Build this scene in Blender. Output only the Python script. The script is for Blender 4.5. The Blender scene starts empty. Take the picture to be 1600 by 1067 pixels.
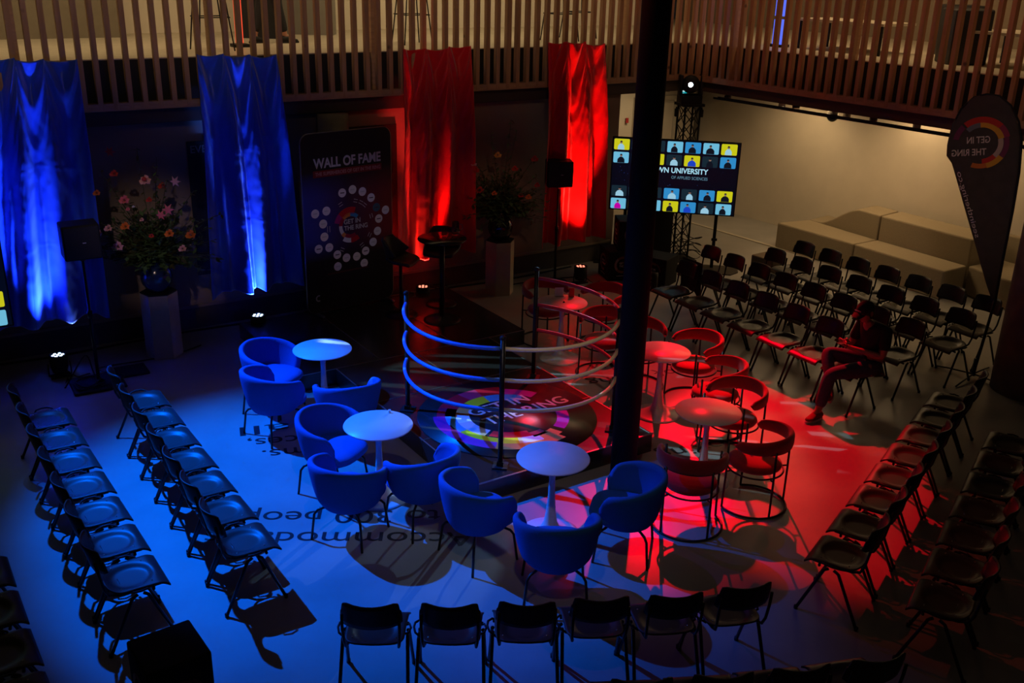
import bpy, bmesh, math, random
from math import sin, cos, pi, radians, sqrt, atan2
from mathutils import Vector, Matrix, noise
S = bpy.context.scene
COL = S.collection
random.seed(7)

# ------------------------------------------------------------------ camera
cam_d = bpy.data.cameras.new('camera'); cam = bpy.data.objects.new('camera', cam_d); COL.objects.link(cam)
pitch, roll = radians(21.034594), radians(1.481860)
fwd = Vector((0, cos(pitch), -sin(pitch))); rx = Vector((1, 0, 0)); up = rx.cross(fwd)
r2 = cos(roll)*rx + sin(roll)*up; u2 = -sin(roll)*rx + cos(roll)*up
M = Matrix((r2, u2, -fwd)).transposed().to_4x4(); M.translation = Vector((0, 0, 4.627))
cam.matrix_world = M
cam_d.sensor_width = 36; cam_d.lens = 1554.819/1600*36; cam_d.clip_end = 200
S.camera = cam
S.view_settings.view_transform = 'Standard'; S.view_settings.look = 'None'
S.view_settings.gamma = 1; S.view_settings.use_curve_mapping = False
S.view_settings.exposure = 0.0

# ------------------------------------------------------------------ world and large lights
W = bpy.data.worlds.new('world'); S.world = W; W.use_nodes = True
W.node_tree.nodes['Background'].inputs[0].default_value = (1.0, .80, .62, 1)
W.node_tree.nodes['Background'].inputs[1].default_value = 0.006

def look_rot(p, t):
    return (Vector(t)-Vector(p)).to_track_quat('-Z', 'Y').to_euler()
def spot(name, p, t, col, power, deg, blend=.3, size=.05):
    l = bpy.data.lights.new(name, 'SPOT'); l.color = col; l.energy = power
    l.spot_size = radians(deg); l.spot_blend = blend; l.shadow_soft_size = size
    o = bpy.data.objects.new(name, l); COL.objects.link(o); o.location = p; o.rotation_euler = look_rot(p, t); return o
def area(name, p, t, col, power, sx, sy):
    l = bpy.data.lights.new(name, 'AREA'); l.shape = 'RECTANGLE'; l.size = sx; l.size_y = sy; l.color = col; l.energy = power
    o = bpy.data.objects.new(name, l); COL.objects.link(o); o.location = p; o.rotation_euler = look_rot(p, t); return o

E1 = Vector((.8335, .5525, 0)); E2 = Vector((-.5525, .8335, 0)); AE = atan2(.5525, .8335)
def G(a, b, z=0.0): return E1*a + E2*b + Vector((0, 0, z))
def R_(a, n, z=0.0): return Vector((.601*a+.799*n, -.799*a+.601*n, z))

BLUE = (0.0, .12, 1.0); RED = (1.0, .0, .012)
spot('blue_wash_light', (-5.7, 10.2, 6.1), (-1.85, 8.0, 0), BLUE, 6900, 42, .85, .04)
spot('red_wash_light', (2.45, 15.5, 5.0), (2.8, 9.2, 0), RED, 4300, 20, .4, .04)
spot('red_wash_light', (2.30, 15.5, 5.0), (1.6, 10.25, .4), RED, 1400, 26, .4, .04)
spot('red_fill_light', (-1.0, 9.0, 6.2), (3.9, 7.1, 0), (1.0, .07, .03), 120, 26, .6, .05)
spot('blue_fill_light', (-1.5, 10.5, 6.0), (1.1, 5.8, 0), (.40, .10, .9), 80, 26, .7, .05)
spot('ring_fill_light', (-.2, 3.0, 7.6), (.2, 8.9, 0), (1.0, .78, .62), 150, 38, 1.0, .1)  # added warm fill over the disc and centre floor, no fixture there
# warm house lighting on the upper gallery and under the right-hand gallery
area('gallery_light_back', G(2.5, 12.9, 5.7), G(2.5, 15.6, 3.7), (1.0, .72, .38), 95, 9, .8)
area('gallery_light_back', G(9.5, 12.9, 5.7), G(9.5, 15.6, 3.7), (1.0, .74, .40), 55, 5, .8)
area('gallery_light_right', R_(-9.0, 12.8, 5.7), R_(-9.0, 15.4, 3.7), (1.0, .66, .33), 75, 5, .8)
spot('wall_downlight', (4.55, 17.35, 2.62), (5.25, 18.2, 1.0), (1.0, .68, .34), 52, 130, 1.0, .08)
spot('wall_downlight', (7.2, 14.2, 2.62), (7.9, 14.9, 1.0), (1.0, .68, .34), 30, 130, 1.0, .08)
spot('wall_downlight', (2.45, 17.9, 2.62), (2.2, 18.9, 1.0), (1.0, .72, .40), 40, 120, 1.0, .08)
area('seating_ceiling_light', (5.7, 15.9, 2.62), (5.8, 15.6, 0), (1.0, .66, .33), 58, 4.2, .8)
# added out-of-view spots that lift the timber slats with a warm hall tone
for a_ in (1.2, 3.4, 5.6, 7.8, 10.0):
    spot('rail_fill_light', (-1.0+.3*a_, 1.5, 7.4), G(a_, 12.1, 4.15), (1.0, .66, .40), 620, 15, 1.0, .4)
for a_ in (-12.2, -10.4, -8.6, -6.8, -5.2):
    spot('rail_fill_light', (.5, 3.0, 7.4), R_(a_, 11.97, 4.15), (1.0, .38, .20), 560, 15, 1.0, .4)
spot('flower_fill_light', (-3.0, 1.5, 6.8), (-4.25, 11.2, 1.6), (1.0, .72, .6), 560, 9, 1.0, .1)  # this spot and the next are added to brighten the two bouquets
spot('flower_fill_light', (1.0, 3.5, 6.6), (-.2, 14.0, 1.5), (1.0, .45, .25), 320, 8, 1.0, .1)
spot('ring_fill_light', (.6, 2.5, 6.8), (.45, 8.9, 1.2), (1.0, .78, .60), 260, 12, .9, .1)  # narrow extra fill added to bring up the cream ropes
spot('banner_fill_light', (-1.6, 2.5, 6.8), (-2.15, 12.6, 1.5), (1.0, .85, .85), 190, 10, 1.0, .1)  # weak fill added so the banner print reads
spot('flag_fill_light', (1.5, 2.0, 6.8), (5.35, 11.2, 2.4), (1.0, .72, .55), 300, 14, 1.0, .2)  # fill added to lift the dark flag cloth
area('hall_ceiling_light', (1.0, 6.0, 9.0), (1.0, 8.0, 0), (1.0, .72, .5), 5, 5, 5)

# moving-head beam with a streaked gobo, thrown across the ring from the left
gb = spot('gobo_beam', (-5.2, 10.6, 4.7), (.1, 9.85, .3), (.42, .82, 1.0), 2200, 25, .2, .02)
gl = gb.data; gl.use_nodes = True; nt = gl.node_tree; em = nt.nodes['Emission']
tc = nt.nodes.new('ShaderNodeTexCoord'); mp = nt.nodes.new('ShaderNodeMapping'); mp.inputs['Rotation'].default_value = (0, 0, .5); mp.inputs['Scale'].default_value = (15, 1.3, 0)
ns = nt.nodes.new('ShaderNodeTexNoise'); ns.inputs['Scale'].default_value = 2.6; ns.inputs['Detail'].default_value = 0
ra = nt.nodes.new('ShaderNodeMapRange'); ra.inputs[1].default_value = .60; ra.inputs[2].default_value = .63
gb2 = spot('gobo_beam', (2.6, 15.6, 3.1), (-.95, 6.9, 0), (.35, .62, 1.0), 900, 11, .3, .02)
nt.links.new(tc.outputs['Normal'], mp.inputs[0]); nt.links.new(mp.outputs[0], ns.inputs['Vector']); nt.links.new(ns.outputs['Fac'], ra.inputs[0]); nt.links.new(ra.outputs[0], em.inputs['Strength'])

# ------------------------------------------------------------------ materials
MATS = {}
def mat(name, col, rough=.5, metal=0.0, spec=.5, var=0.0, scale=8, bump=0.0, emit=None, es=1.0, sheen=0.0, trans=0.0, coat=0.0):
    if name in MATS: return MATS[name]
    m = bpy.data.materials.new(name); m.use_nodes = True; nt = m.node_tree; b = nt.nodes['Principled BSDF']
    b.inputs['Base Color'].default_value = (*col, 1); b.inputs['Roughness'].default_value = rough
    b.inputs['Metallic'].default_value = metal; b.inputs['Specular IOR Level'].default_value = spec
    if sheen: b.inputs['Sheen Weight'].default_value = sheen
    if trans: b.inputs['Transmission Weight'].default_value = trans
    if coat: b.inputs['Coat Weight'].default_value = coat
    if emit: b.inputs['Emission Color'].default_value = (*emit, 1); b.inputs['Emission Strength'].default_value = es
    tc = nt.nodes.new('ShaderNodeTexCoord'); n = nt.nodes.new('ShaderNodeTexNoise'); n.inputs['Scale'].default_value = scale
    n.inputs['Detail'].default_value = 4
    nt.links.new(tc.outputs['Object'], n.inputs['Vector'])
    if not emit:
        mx = nt.nodes.new('ShaderNodeMixRGB'); mx.blend_type = 'MULTIPLY'; mx.inputs[0].default_value = 1
        rp = nt.nodes.new('ShaderNodeMapRange'); rp.inputs[1].default_value = .3; rp.inputs[2].default_value = .7
        v = max(var, .04); rp.inputs[3].default_value = 1-v; rp.inputs[4].default_value = 1+v*.5
        nt.links.new(n.outputs['Fac'], rp.inputs[0]); mx.inputs[1].default_value = (*col, 1)
        nt.links.new(rp.outputs[0], mx.inputs[2]); nt.links.new(mx.outputs[0], b.inputs['Base Color'])
    if bump:
        bp = nt.nodes.new('ShaderNodeBump'); bp.inputs['Strength'].default_value = bump; bp.inputs['Distance'].default_value = .01
        nt.links.new(n.outputs['Fac'], bp.inputs['Height']); nt.links.new(bp.outputs[0], b.inputs['Normal'])
    MATS[name] = m; return m

def wood(name, c1, c2, sc, rough=.55):
    m = mat(name, c1, rough); nt = m.node_tree; b = nt.nodes['Principled BSDF']
    tc = nt.nodes.new('ShaderNodeTexCoord'); mp = nt.nodes.new('ShaderNodeMapping'); mp.inputs['Scale'].default_value = sc
    n = nt.nodes.new('ShaderNodeTexNoise'); n.inputs['Scale'].default_value = 4; n.inputs['Detail'].default_value = 6
    cr = nt.nodes.new('ShaderNodeValToRGB'); cr.color_ramp.elements[0].color = (*c1, 1); cr.color_ramp.elements[1].color = (*c2, 1)
    cr.color_ramp.elements[0].position = .35; cr.color_ramp.elements[1].position = .65
    nt.links.new(tc.outputs['Object'], mp.inputs[0]); nt.links.new(mp.outputs[0], n.inputs['Vector'])
    nt.links.new(n.outputs['Fac'], cr.inputs[0])
    # knots
    vo = nt.nodes.new('ShaderNodeTexVoronoi'); vo.inputs['Scale'].default_value = 2.4
    nt.links.new(tc.outputs['Object'], vo.inputs['Vector'])
    mr = nt.nodes.new('ShaderNodeMapRange'); mr.inputs[1].default_value = .03; mr.inputs[2].default_value = .09; mr.inputs[3].default_value = .25; mr.inputs[4].default_value = 1
    nt.links.new(vo.outputs['Distance'], mr.inputs[0])
    mx = nt.nodes.new('ShaderNodeMixRGB'); mx.blend_type = 'MULTIPLY'; mx.inputs[0].default_value = 1
    nt.links.new(cr.outputs[0], mx.inputs[1]); nt.links.new(mr.outputs[0], mx.inputs[2]); nt.links.new(mx.outputs[0], b.inputs['Base Color'])
    return m

m_floor = mat('polished_concrete', (.34, .325, .30), .34, spec=.5, var=.22, scale=1.1)
_nt = m_floor.node_tree
_n = _nt.nodes.new('ShaderNodeTexNoise'); _n.inputs['Scale'].default_value = .9; _n.inputs['Detail'].default_value = 6
_tc = _nt.nodes.new('ShaderNodeTexCoord'); _nt.links.new(_tc.outputs['Object'], _n.inputs['Vector'])
_r = _nt.nodes.new('ShaderNodeMapRange'); _r.inputs[3].default_value = .26; _r.inputs[4].default_value = .46
_nt.links.new(_n.outputs['Fac'], _r.inputs[0]); _nt.links.new(_r.outputs[0], _nt.nodes['Principled BSDF'].inputs['Roughness'])
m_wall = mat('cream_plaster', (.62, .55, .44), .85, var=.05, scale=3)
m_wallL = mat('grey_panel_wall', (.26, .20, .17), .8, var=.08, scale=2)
m_plinth = mat('dark_plinth', (.09, .08, .075), .7, var=.1)
m_black = mat('matt_black', (.012, .012, .014), .6, spec=.3)
m_blackmetal = mat('black_powder_coat', (.014, .014, .016), .38, .3)
m_darksteel = mat('column_steel', (.007, .008, .010), .65, .0, spec=.1)
m_concrete = mat('raw_concrete', (.20, .15, .12), .85, var=.3, scale=5, bump=.15)
m_slat = wood('pine_slats', (.34, .19, .10), (.44, .26, .14), (6, 6, .5))
m_rail = wood('pine_rail', (.36, .21, .12), (.46, .28, .15), (1, 1, 8))
m_gfloor = mat('gallery_floor', (.55, .48, .36), .5, var=.1)
m_ply = mat('dark_plywood', (.04, .033, .028), .42, spec=.35, var=.15, scale=4)
m_plyback = mat('dark_plywood_back', (.022, .018, .017), .45, spec=.4, var=.15)
m_edge = wood('plywood_edge', (.09, .065, .045), (.14, .10, .07), (1, 1, 60))
m_chrome = mat('rivet_steel', (.6, .6, .6), .25, 1.0)
m_bluefab = mat('blue_wool', (.02, .13, .44), .9, spec=.15, var=.06, scale=120, bump=.2)
m_redfab = mat('red_velvet', (.38, .008, .012), .8, spec=.3, var=.1, scale=60, sheen=.4)
m_white = mat('white_lacquer', (.70, .68, .68), .34, spec=.5)
m_stage = mat('stage_deck_black', (.022, .020, .020), .22, spec=.9, var=.2, scale=3)
m_alu = mat('aluminium_edge', (.35, .33, .32), .4, .9)
m_satinB = mat('blue_satin', (.02, .085, .72), .42, spec=.45, sheen=.4, var=.05, scale=30)
m_satinR = mat('red_satin', (.72, .006, .012), .5, spec=.35, sheen=.3, var=.05, scale=30)
m_ped = mat('pedestal_beige', (.50, .42, .30), .7, var=.12)
m_vase = mat('blue_glaze', (.015, .03, .09), .15, spec=.7, var=.3, scale=10)
m_vaseb = mat('black_glaze', (.012, .012, .014), .15, spec=.7)
m_leaf = mat('leaf_green', (.08, .16, .06), .55, var=.3, scale=20)
m_leafr = mat('leaf_olive', (.07, .07, .025), .55, var=.3, scale=20)
m_pink = mat('petal_pink', (.75, .16, .22), .6, var=.1)
m_pinkl = mat('petal_pale_pink', (.80, .40, .38), .6, var=.1)
m_redpet = mat('petal_red', (.55, .04, .03), .6, var=.1)
m_orange = mat('petal_orange', (.75, .18, .03), .6, var=.1)
m_yellow = mat('petal_yellow', (.75, .42, .08), .6, var=.1)
m_sofa = mat('taupe_felt', (.30, .245, .165), .95, spec=.1, var=.08, scale=60, bump=.2)
m_ropeB = mat('rope_blue', (.04, .20, .68), .4, var=.05)
m_ropeW = mat('rope_cream', (.88, .72, .48), .5, var=.05)
m_ropeR = mat('rope_red', (.55, .02, .04), .4, var=.05)
m_print = mat('black_print', (.010, .010, .012), .5)
m_lettering = mat('floor_vinyl_black', (.008, .008, .010), .4)
m_flagm = mat('flag_cloth', (.07, .058, .052), .9, var=.15)
m_skin = mat('skin', (.36, .17, .11), .55, var=.05)
m_jeans = mat('blue_jeans', (.07, .09, .17), .85, var=.2, scale=60)
m_shirt = mat('black_jersey', (.012, .012, .014), .9)
m_shoe = mat('red_canvas', (.22, .02, .02), .8)
m_sole = mat('white_rubber', (.65, .62, .58), .6)
m_hair = mat('dark_hair', (.015, .01, .008), .6)
m_bstool = mat('black_leather', (.014, .012, .013), .5, spec=.5)
m_glass = mat('clear_glass', (.9, .9, .9), .03, trans=1.0)
m_paper = mat('white_card', (.7, .68, .68), .8)
m_frost = mat('banner_white', (.9, .86, .86), .7)
m_grey = mat('grey_print', (.66, .64, .64), .7)
m_lum = mat('light_frame', (.50, .45, .36), .7)

# ------------------------------------------------------------------ mesh helpers
def rotz(a): return Matrix.Rotation(a, 4, 'Z')
class MB:
    def __init__(s): s.v = []; s.f = []; s.sm = []
    def add(s, vs, fs, smooth=False, M=None):
        b = len(s.v)
        s.v += [(M @ Vector(v)) if M else Vector(v) for v in vs]
        s.f += [tuple(b+i for i in f) for f in fs]; s.sm += [smooth]*len(fs); return s
    def box(s, c, d, M=None, rz=0):
        x, y, z = [k/2 for k in d]; R = rotz(rz); c = Vector(c)
        vs = [R @ Vector((sx*x, sy*y, sz*z)) + c for sx in (-1, 1) for sy in (-1, 1) for sz in (-1, 1)]
        fs = [(0, 1, 3, 2), (4, 6, 7, 5), (0, 4, 5, 1), (2, 3, 7, 6), (0, 2, 6, 4), (1, 5, 7, 3)]
        return s.add(vs, fs, False, M)
    def rbox(s, c, d, r=.02, M=None, rz=0):
        x, y, z = [k/2 for k in d]; r = min(r, x*.95, y*.95, z*.95); R = rotz(rz); c = Vector(c)
        n = 4; pts = []
        for q in range(4):
            cx = (x-r)*(1 if q in (0, 3) else -1); cy = (y-r)*(1 if q in (0, 1) else -1)
            for i in range(n+1):
                a = q*pi/2 + i*pi/2/n; pts.append((cx, cy, cos(a), sin(a)))
        N = len(pts); vs = []; prof = [(-z, 0)] + [(-z+r-r*cos(i*pi/2/3), r*sin(i*pi/2/3)-0) for i in range(0)]
        rows = []
        for k in range(4): t = k*pi/2/3; rows.append((-z+r-r*cos(t), r*sin(t)))
        for k in range(4): t = k*pi/2/3; rows.append((z-r+r*sin(t), r*cos(t)))
        for (zz, rr) in rows:
            for (cx, cy, ca, sa) in pts: vs.append(R @ Vector((cx+rr*ca, cy+rr*sa, zz)) + c)
        fs = []
        for k in range(len(rows)-1):
            for i in range(N): fs.append((k*N+i, k*N+(i+1) % N, (k+1)*N+(i+1) % N, (k+1)*N+i))
        s.add(vs, fs, True, M)
        b = len(s.v)-len(vs)
        s.f.append(tuple(b+i for i in reversed(range(N)))); s.sm.append(False)
        s.f.append(tuple(b+(len(rows)-1)*N+i for i in range(N))); s.sm.append(False); return s
    def tube(s, pts, r, n=8, M=None, close=False, caps=True):
        pts = [Vector(p) for p in pts]; N = len(pts); vs = []; prev = None
        for i, p in enumerate(pts):
            if close: t = pts[(i+1) % N]-pts[i-1]
            else: t = pts[min(i+1, N-1)]-pts[max(i-1, 0)]
            t.normalize()
            if prev is None:
                a = Vector((0, 0, 1)) if abs(t.z) < .9 else Vector((1, 0, 0)); x = t.cross(a).normalized()
            else:
                x = (prev - t*prev.dot(t)).normalized()
            prev = x; y = t.cross(x); rr = r[i] if isinstance(r, (list, tuple)) else r
            for k in range(n): a = 2*pi*k/n; vs.append(p + x*cos(a)*rr + y*sin(a)*rr)
        fs = []; L = N if close else N-1
        for i in range(L):
            for k in range(n): a = i*n+k; b = i*n+(k+1) % n; j = ((i+1) % N)*n; fs.append((a, b, j+(k+1) % n, j+k))
        if caps and not close: fs += [tuple(reversed(range(n))), tuple((N-1)*n+k for k in range(n))]
        return s.add(vs, fs, True, M)
    def cyl(s, p0, p1, r, n=16, M=None): return s.tube([p0, p1], r, n, M)
    def lathe(s, prof, c=(0, 0, 0), n=32, M=None):
        vs = []; c = Vector(c)
        for (r, z) in prof:
            for k in range(n): a = 2*pi*k/n; vs.append(c+Vector((r*cos(a), r*sin(a), z)))
        fs = []
        for i in range(len(prof)-1):
            for k in range(n): fs.append((i*n+k, i*n+(k+1) % n, (i+1)*n+(k+1) % n, (i+1)*n+k))
        fs += [tuple(reversed(range(n))), tuple((len(prof)-1)*n+k for k in range(n))]
        return s.add(vs, fs, True, M)
    def grid(s, nu, nv, fn, M=None, closeu=False, smooth=True):
        vs = [fn(i/(nu if closeu else nu-1), j/(nv-1)) for j in range(nv) for i in range(nu)]
        fs = []
        for j in range(nv-1):
            for i in range(nu if closeu else nu-1):
                i2 = (i+1) % nu; fs.append((j*nu+i, j*nu+i2, (j+1)*nu+i2, (j+1)*nu+i))
        return s.add(vs, fs, smooth, M)
    def prism(s, poly, z0, z1, M=None):
        n = len(poly); vs = [(x, y, z0) for x, y in poly]+[(x, y, z1) for x, y in poly]
        fs = [tuple(reversed(range(n))), tuple(range(n, 2*n))]+[(i, (i+1) % n, n+(i+1) % n, n+i) for i in range(n)]
        return s.add(vs, fs, False, M)
    def sphere(s, c, r, nu=16, nv=10, sc=(1, 1, 1), M=None):
        c = Vector(c)
        return s.grid(nu, nv, lambda u, v: c+Vector((sc[0]*r*cos(2*pi*u)*sin(pi*v), sc[1]*r*sin(2*pi*u)*sin(pi*v), sc[2]*r*cos(pi*v))), M, closeu=True)
    def build(s, name, m, parent=None, bevel=0, solid=0, subd=0, loc=None):
        me = bpy.data.meshes.new(name); me.from_pydata([tuple(v) for v in s.v], [], s.f)
        for p, q in zip(me.polygons, s.sm): p.use_smooth = q
        bm = bmesh.new(); bm.from_mesh(me); bmesh.ops.remove_doubles(bm, verts=bm.verts, dist=1e-5)
        bmesh.ops.recalc_face_normals(bm, faces=bm.faces); bm.to_mesh(me); bm.free()
        me.materials.append(m)
        o = bpy.data.objects.new(name, me); COL.objects.link(o)
        if parent: o.parent = parent
        if loc: o.location = loc
        if solid:
            k = o.modifiers.new('s', 'SOLIDIFY'); k.thickness = solid; k.offset = 0
        if bevel:
            k = o.modifiers.new('b', 'BEVEL'); k.width = bevel; k.segments = 2; k.limit_method = 'ANGLE'
        if subd:
            k = o.modifiers.new('d', 'SUBSURF'); k.levels = subd; k.render_levels = subd
        return o
def thing(name, label, cat, loc=(0, 0, 0), rz=0, group=None):
    o = bpy.data.objects.new(name, None); COL.objects.link(o); o.empty_display_size = .1
    o.location = loc; o.rotation_euler = (0, 0, rz); o['label'] = label; o['category'] = cat
    if group: o['group'] = group
    return o
def tag(o, label, cat, group=None, kind=None):
    o['label'] = label; o['category'] = cat
    if group: o['group'] = group
    if kind: o['kind'] = kind
    return o
def struct(o): o['kind'] = 'structure'; return o
def dup(root, loc, rz, label, group=None):
    def cp(o, parent):
        c = o.copy(); COL.objects.link(c)
        if parent: c.parent = parent
        for ch in list(o.children): cp(ch, c)
        return c
    r = cp(root, None); r.location = loc; r.rotation_euler = (0, 0, rz); r['label'] = label
    if group: r['group'] = group
    return r
def text_mesh(name, txt, size, m, parent, mw, width=None, bold=.0, ext=.0008, align='LEFT', mirror=False, sq=1.0):
    c = bpy.data.curves.new(name, 'FONT'); c.body = txt; c.size = size; c.extrude = ext; c.offset = bold*size
    c.align_x = 'LEFT'
    t = bpy.data.objects.new(name, c); COL.objects.link(t)
    dg = bpy.context.evaluated_depsgraph_get(); me = bpy.data.meshes.new_from_object(t.evaluated_get(dg))
    bpy.data.objects.remove(t)
    xs = [v.co.x for v in me.vertices]; w = max(xs)-min(xs); x0 = min(xs)
    k = (width/w) if width else 1
    for v in me.vertices:
        v.co.x = (v.co.x-x0)*k; v.co.y *= sq
        W_ = w*k
        if align == 'CENTER': v.co.x -= W_/2
        if align == 'RIGHT': v.co.x -= W_
        if mirror: v.co.x = -v.co.x
    me.materials.clear(); me.materials.append(m)
    o = bpy.data.objects.new(name, me); COL.objects.link(o)
    if parent: o.parent = parent
    o.matrix_local = mw
    return o
def frame(o, x, y):   # matrix with local x along vector x, local y along vector y, origin o
    x = Vector(x).normalized(); y = Vector(y); y = (y-x*y.dot(x)).normalized(); z = x.cross(y)
    m_ = Matrix((x, y, z)).transposed().to_4x4(); m_.translation = Vector(o); return m_
def arc_pts(cx, cy, r, a0, a1, n, z=0): return [(cx+r*cos(a0+(a1-a0)*i/n), cy+r*sin(a0+(a1-a0)*i/n), z) for i in range(n+1)]
ORD = ['first', 'second', 'third', 'fourth', 'fifth', 'sixth', 'seventh', 'eighth', 'ninth']

# ------------------------------------------------------------------ room
struct(MB().box((1, 11, -.05), (30, 30, .1)).build('floor', m_floor))
def wallbox(name, a, b, n, d, z0, z1, th, m):  # wall whose front face is the line a..b, body behind along n
    a = Vector(a); b = Vector(b); n = Vector(n)*th
    p = [a, b, b+n, a+n]
    return struct(MB().prism([(q.x, q.y) for q in p], z0, z1).build(name, m))
WL = 12.47
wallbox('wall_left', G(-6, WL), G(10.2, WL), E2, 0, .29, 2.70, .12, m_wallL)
wallbox('baseboard_left', G(-6, WL+.01), G(10.2, WL+.01), E2, 0, 0, .29, .12, m_plinth)
struct(MB().box(G(2, WL-.012, .31), (16.3, .03, .035), rz=AE).build('trim_1', mat('sill_strip', (.30, .24, .18), .6)))
wallbox('wall_back', G(9.0, 14.79), G(14.0, 14.79), E2, 0, 0, 2.70, .12, m_wall)
wallbox('wall_return', G(10.2, WL+.12), G(10.2, 14.9), -E1, 0, 0, 2.70, .12, m_wall)
R1 = Vector((.601, -.799, 0)); R2 = Vector((.799, .601, 0))
def GR(a, n, z=0.0): return R1*a + R2*n + Vector((0, 0, z))
wallbox('wall_right', GR(-14.2, 15.15), GR(2, 15.15), R2, 0, 0, 2.70, .12, m_wall)
# flush light strip set in the floor in front of the right wall
struct(MB().box(GR(-11.9, 13.86, .008), (3.9, .07, .016), rz=atan2(-.799, .601)).build('trim_2', m_lum))
# door leaf and frame in the back wall recess
d_ = thing('door_1', 'pale door with light frame in the recessed back wall beside the truss', 'door'); d_['kind'] = 'structure'
MB().box(G(12.95, 14.77, 1.05), (.9, .04, 2.1), rz=AE).build('door_leaf', m_wall, d_)
fr = MB()
for x_ in (12.45, 13.45): fr.box(G(x_, 14.755, 1.1), (.08, .06, 2.2), rz=AE)
fr.box(G(12.95, 14.755, 2.2), (1.08, .06, .08), rz=AE); fr.build('door_frame', m_lum, d_)
MB().box(G(13.3, 14.72, 1.0), (.12, .04, .02), rz=AE).build('door_handle', m_chrome, d_)
# gallery slabs and soffits
FZ = 3.45
KX, KY = 2.70, 16.33   # plan corner where both railings meet
def corner_e(b):  # intersection of left line (distance b) and right line at matching distance n
    pass
def isect(b, n):
    # E2.P=b, R2.P=n
    det = E2.x*R2.y-E2.y*R2.x
    return Vector(((b*R2.y-E2.y*n)/det, (E2.x*n-b*R2.x)/det, 0))
cA = isect(12.2, 12.05); cB = isect(17.6, 17.6)
pL0 = G(-8, 12.2); pL1 = G(-8, 17.6)
struct(MB().prism([(pL0.x, pL0.y), (cA.x, cA.y), (cB.x, cB.y), (pL1.x, pL1.y)], 2.90, FZ).build('gallery_slab_left', m_black)).name = 'trim_3'
pR0 = GR(3, 12.05); pR1 = GR(3, 17.6)
struct(MB().prism([(pR0.x, pR0.y), (pR1.x, pR1.y), (cB.x, cB.y), (cA.x, cA.y)], 2.90, FZ).build('gallery_slab_right', m_black)).name = 'trim_4'
struct(MB().prism([(pL0.x, pL0.y), (cA.x, cA.y), (cB.x, cB.y), (pL1.x, pL1.y)], FZ, FZ+.012).build('floor_gallery_left', m_gfloor))
struct(MB().prism([(pR0.x, pR0.y), (pR1.x, pR1.y), (cB.x, cB.y), (cA.x, cA.y)], FZ, FZ+.012).build('floor_gallery_right', m_gfloor))
cC = isect(12.32, 12.3); pL2 = G(-8, 12.32); pR2 = GR(3, 12.3); cD = isect(17, 17); pL3 = G(-8, 17); pR3 = GR(3, 17)
m_soff = mat('soffit', (.06, .045, .035), .7)
struct(MB().prism([(pL2.x, pL2.y), (cC.x, cC.y), (cD.x, cD.y), (pL3.x, pL3.y)], 2.70, 2.90).build('ceiling_left', m_soff))
struct(MB().prism([(pR2.x, pR2.y), (pR3.x, pR3.y), (cD.x, cD.y), (cC.x, cC.y)], 2.70, 2.90).build('ceiling_right', m_soff))
wallbox('wall_gallery_left', G(-8, 15.9), G(14, 15.9), E2, 0, FZ, 6.6, .1, m_wall)
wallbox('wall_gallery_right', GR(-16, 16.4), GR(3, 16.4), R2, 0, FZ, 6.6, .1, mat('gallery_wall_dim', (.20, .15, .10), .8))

# balcony railings: vertical pine slats on a bottom rail
def railing(pt, a0, a1, off, pitch_, rz, label, corner):
    t = thing('slat_railing', label, 'railing', (0, 0, 0))
    s = MB(); a = a0; i = 0
    while a < a1:
        tw = 0.0
        s.box(pt(a, off-.02, 3.93), (.056, .075, 2.02), rz=rz+tw)
        a += pitch_; i += 1
    s.build('slat_panel', m_slat, t)
    b = MB(); L = a1-a0+.1
    b.box(pt((a0+a1)/2, off, 2.945), (L, .11, .085), rz=rz); b.build('bottom_rail', m_rail, t)
    c_ = MB(); c_.box(pt((a0+a1)/2, off+.05, 4.85), (L, .05, .06), rz=rz)
    c_.build('top_rail', m_rail, t)
    a = a0+.8
    while a < a1:
        MB().box(pt(a, off+.085, 3.9), (.05, .10, 1.9), rz=rz).build('post', m_rail, t); a += 2.1
    return t
aL = isect(12.12, 11.97); aLe = aL.dot(E1); aRe = aL.dot(R1)
railing(G, 2.203-.165*34, aLe-.02, 12.12, .165, AE, 'long pine slat balcony railing on the left, with coloured drapes hung over it', 0)
railing(GR, aRe+.05, -1.5, 11.97, .163, atan2(-.799, .601), 'pine slat balcony railing on the right, above the bench seating', 1)
# dark service beam and cable tray below the rails
bm_ = MB()
bm_.box(G(1.5, 12.26, 2.80), (18, .06, .16), rz=AE); o_ = bm_.build('trim_5', mat('dark_beam', (.05, .035, .03), .6)); struct(o_)
bm_ = MB(); bm_.box(GR(-6.5, 12.20, 2.80), (13, .06, .16), rz=atan2(-.799, .601)); struct(bm_.build('trim_6', mat('dark_beam2', (.11, .07, .04), .6)))
ct = thing('cable_tray', 'thin dark cable tray hung under the right balcony edge', 'cable tray')
s = MB()
for k in (0, .1): s.box(GR(-6.2, 12.02+k, 2.67), (9.4, .012, .03), rz=atan2(-.799, .601))
for k in range(34): s.box(GR(-10.8+k*.27, 12.07, 2.67), (.015, .1, .012), rz=atan2(-.799, .601))
s.build('tray', m_black, ct)

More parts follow.
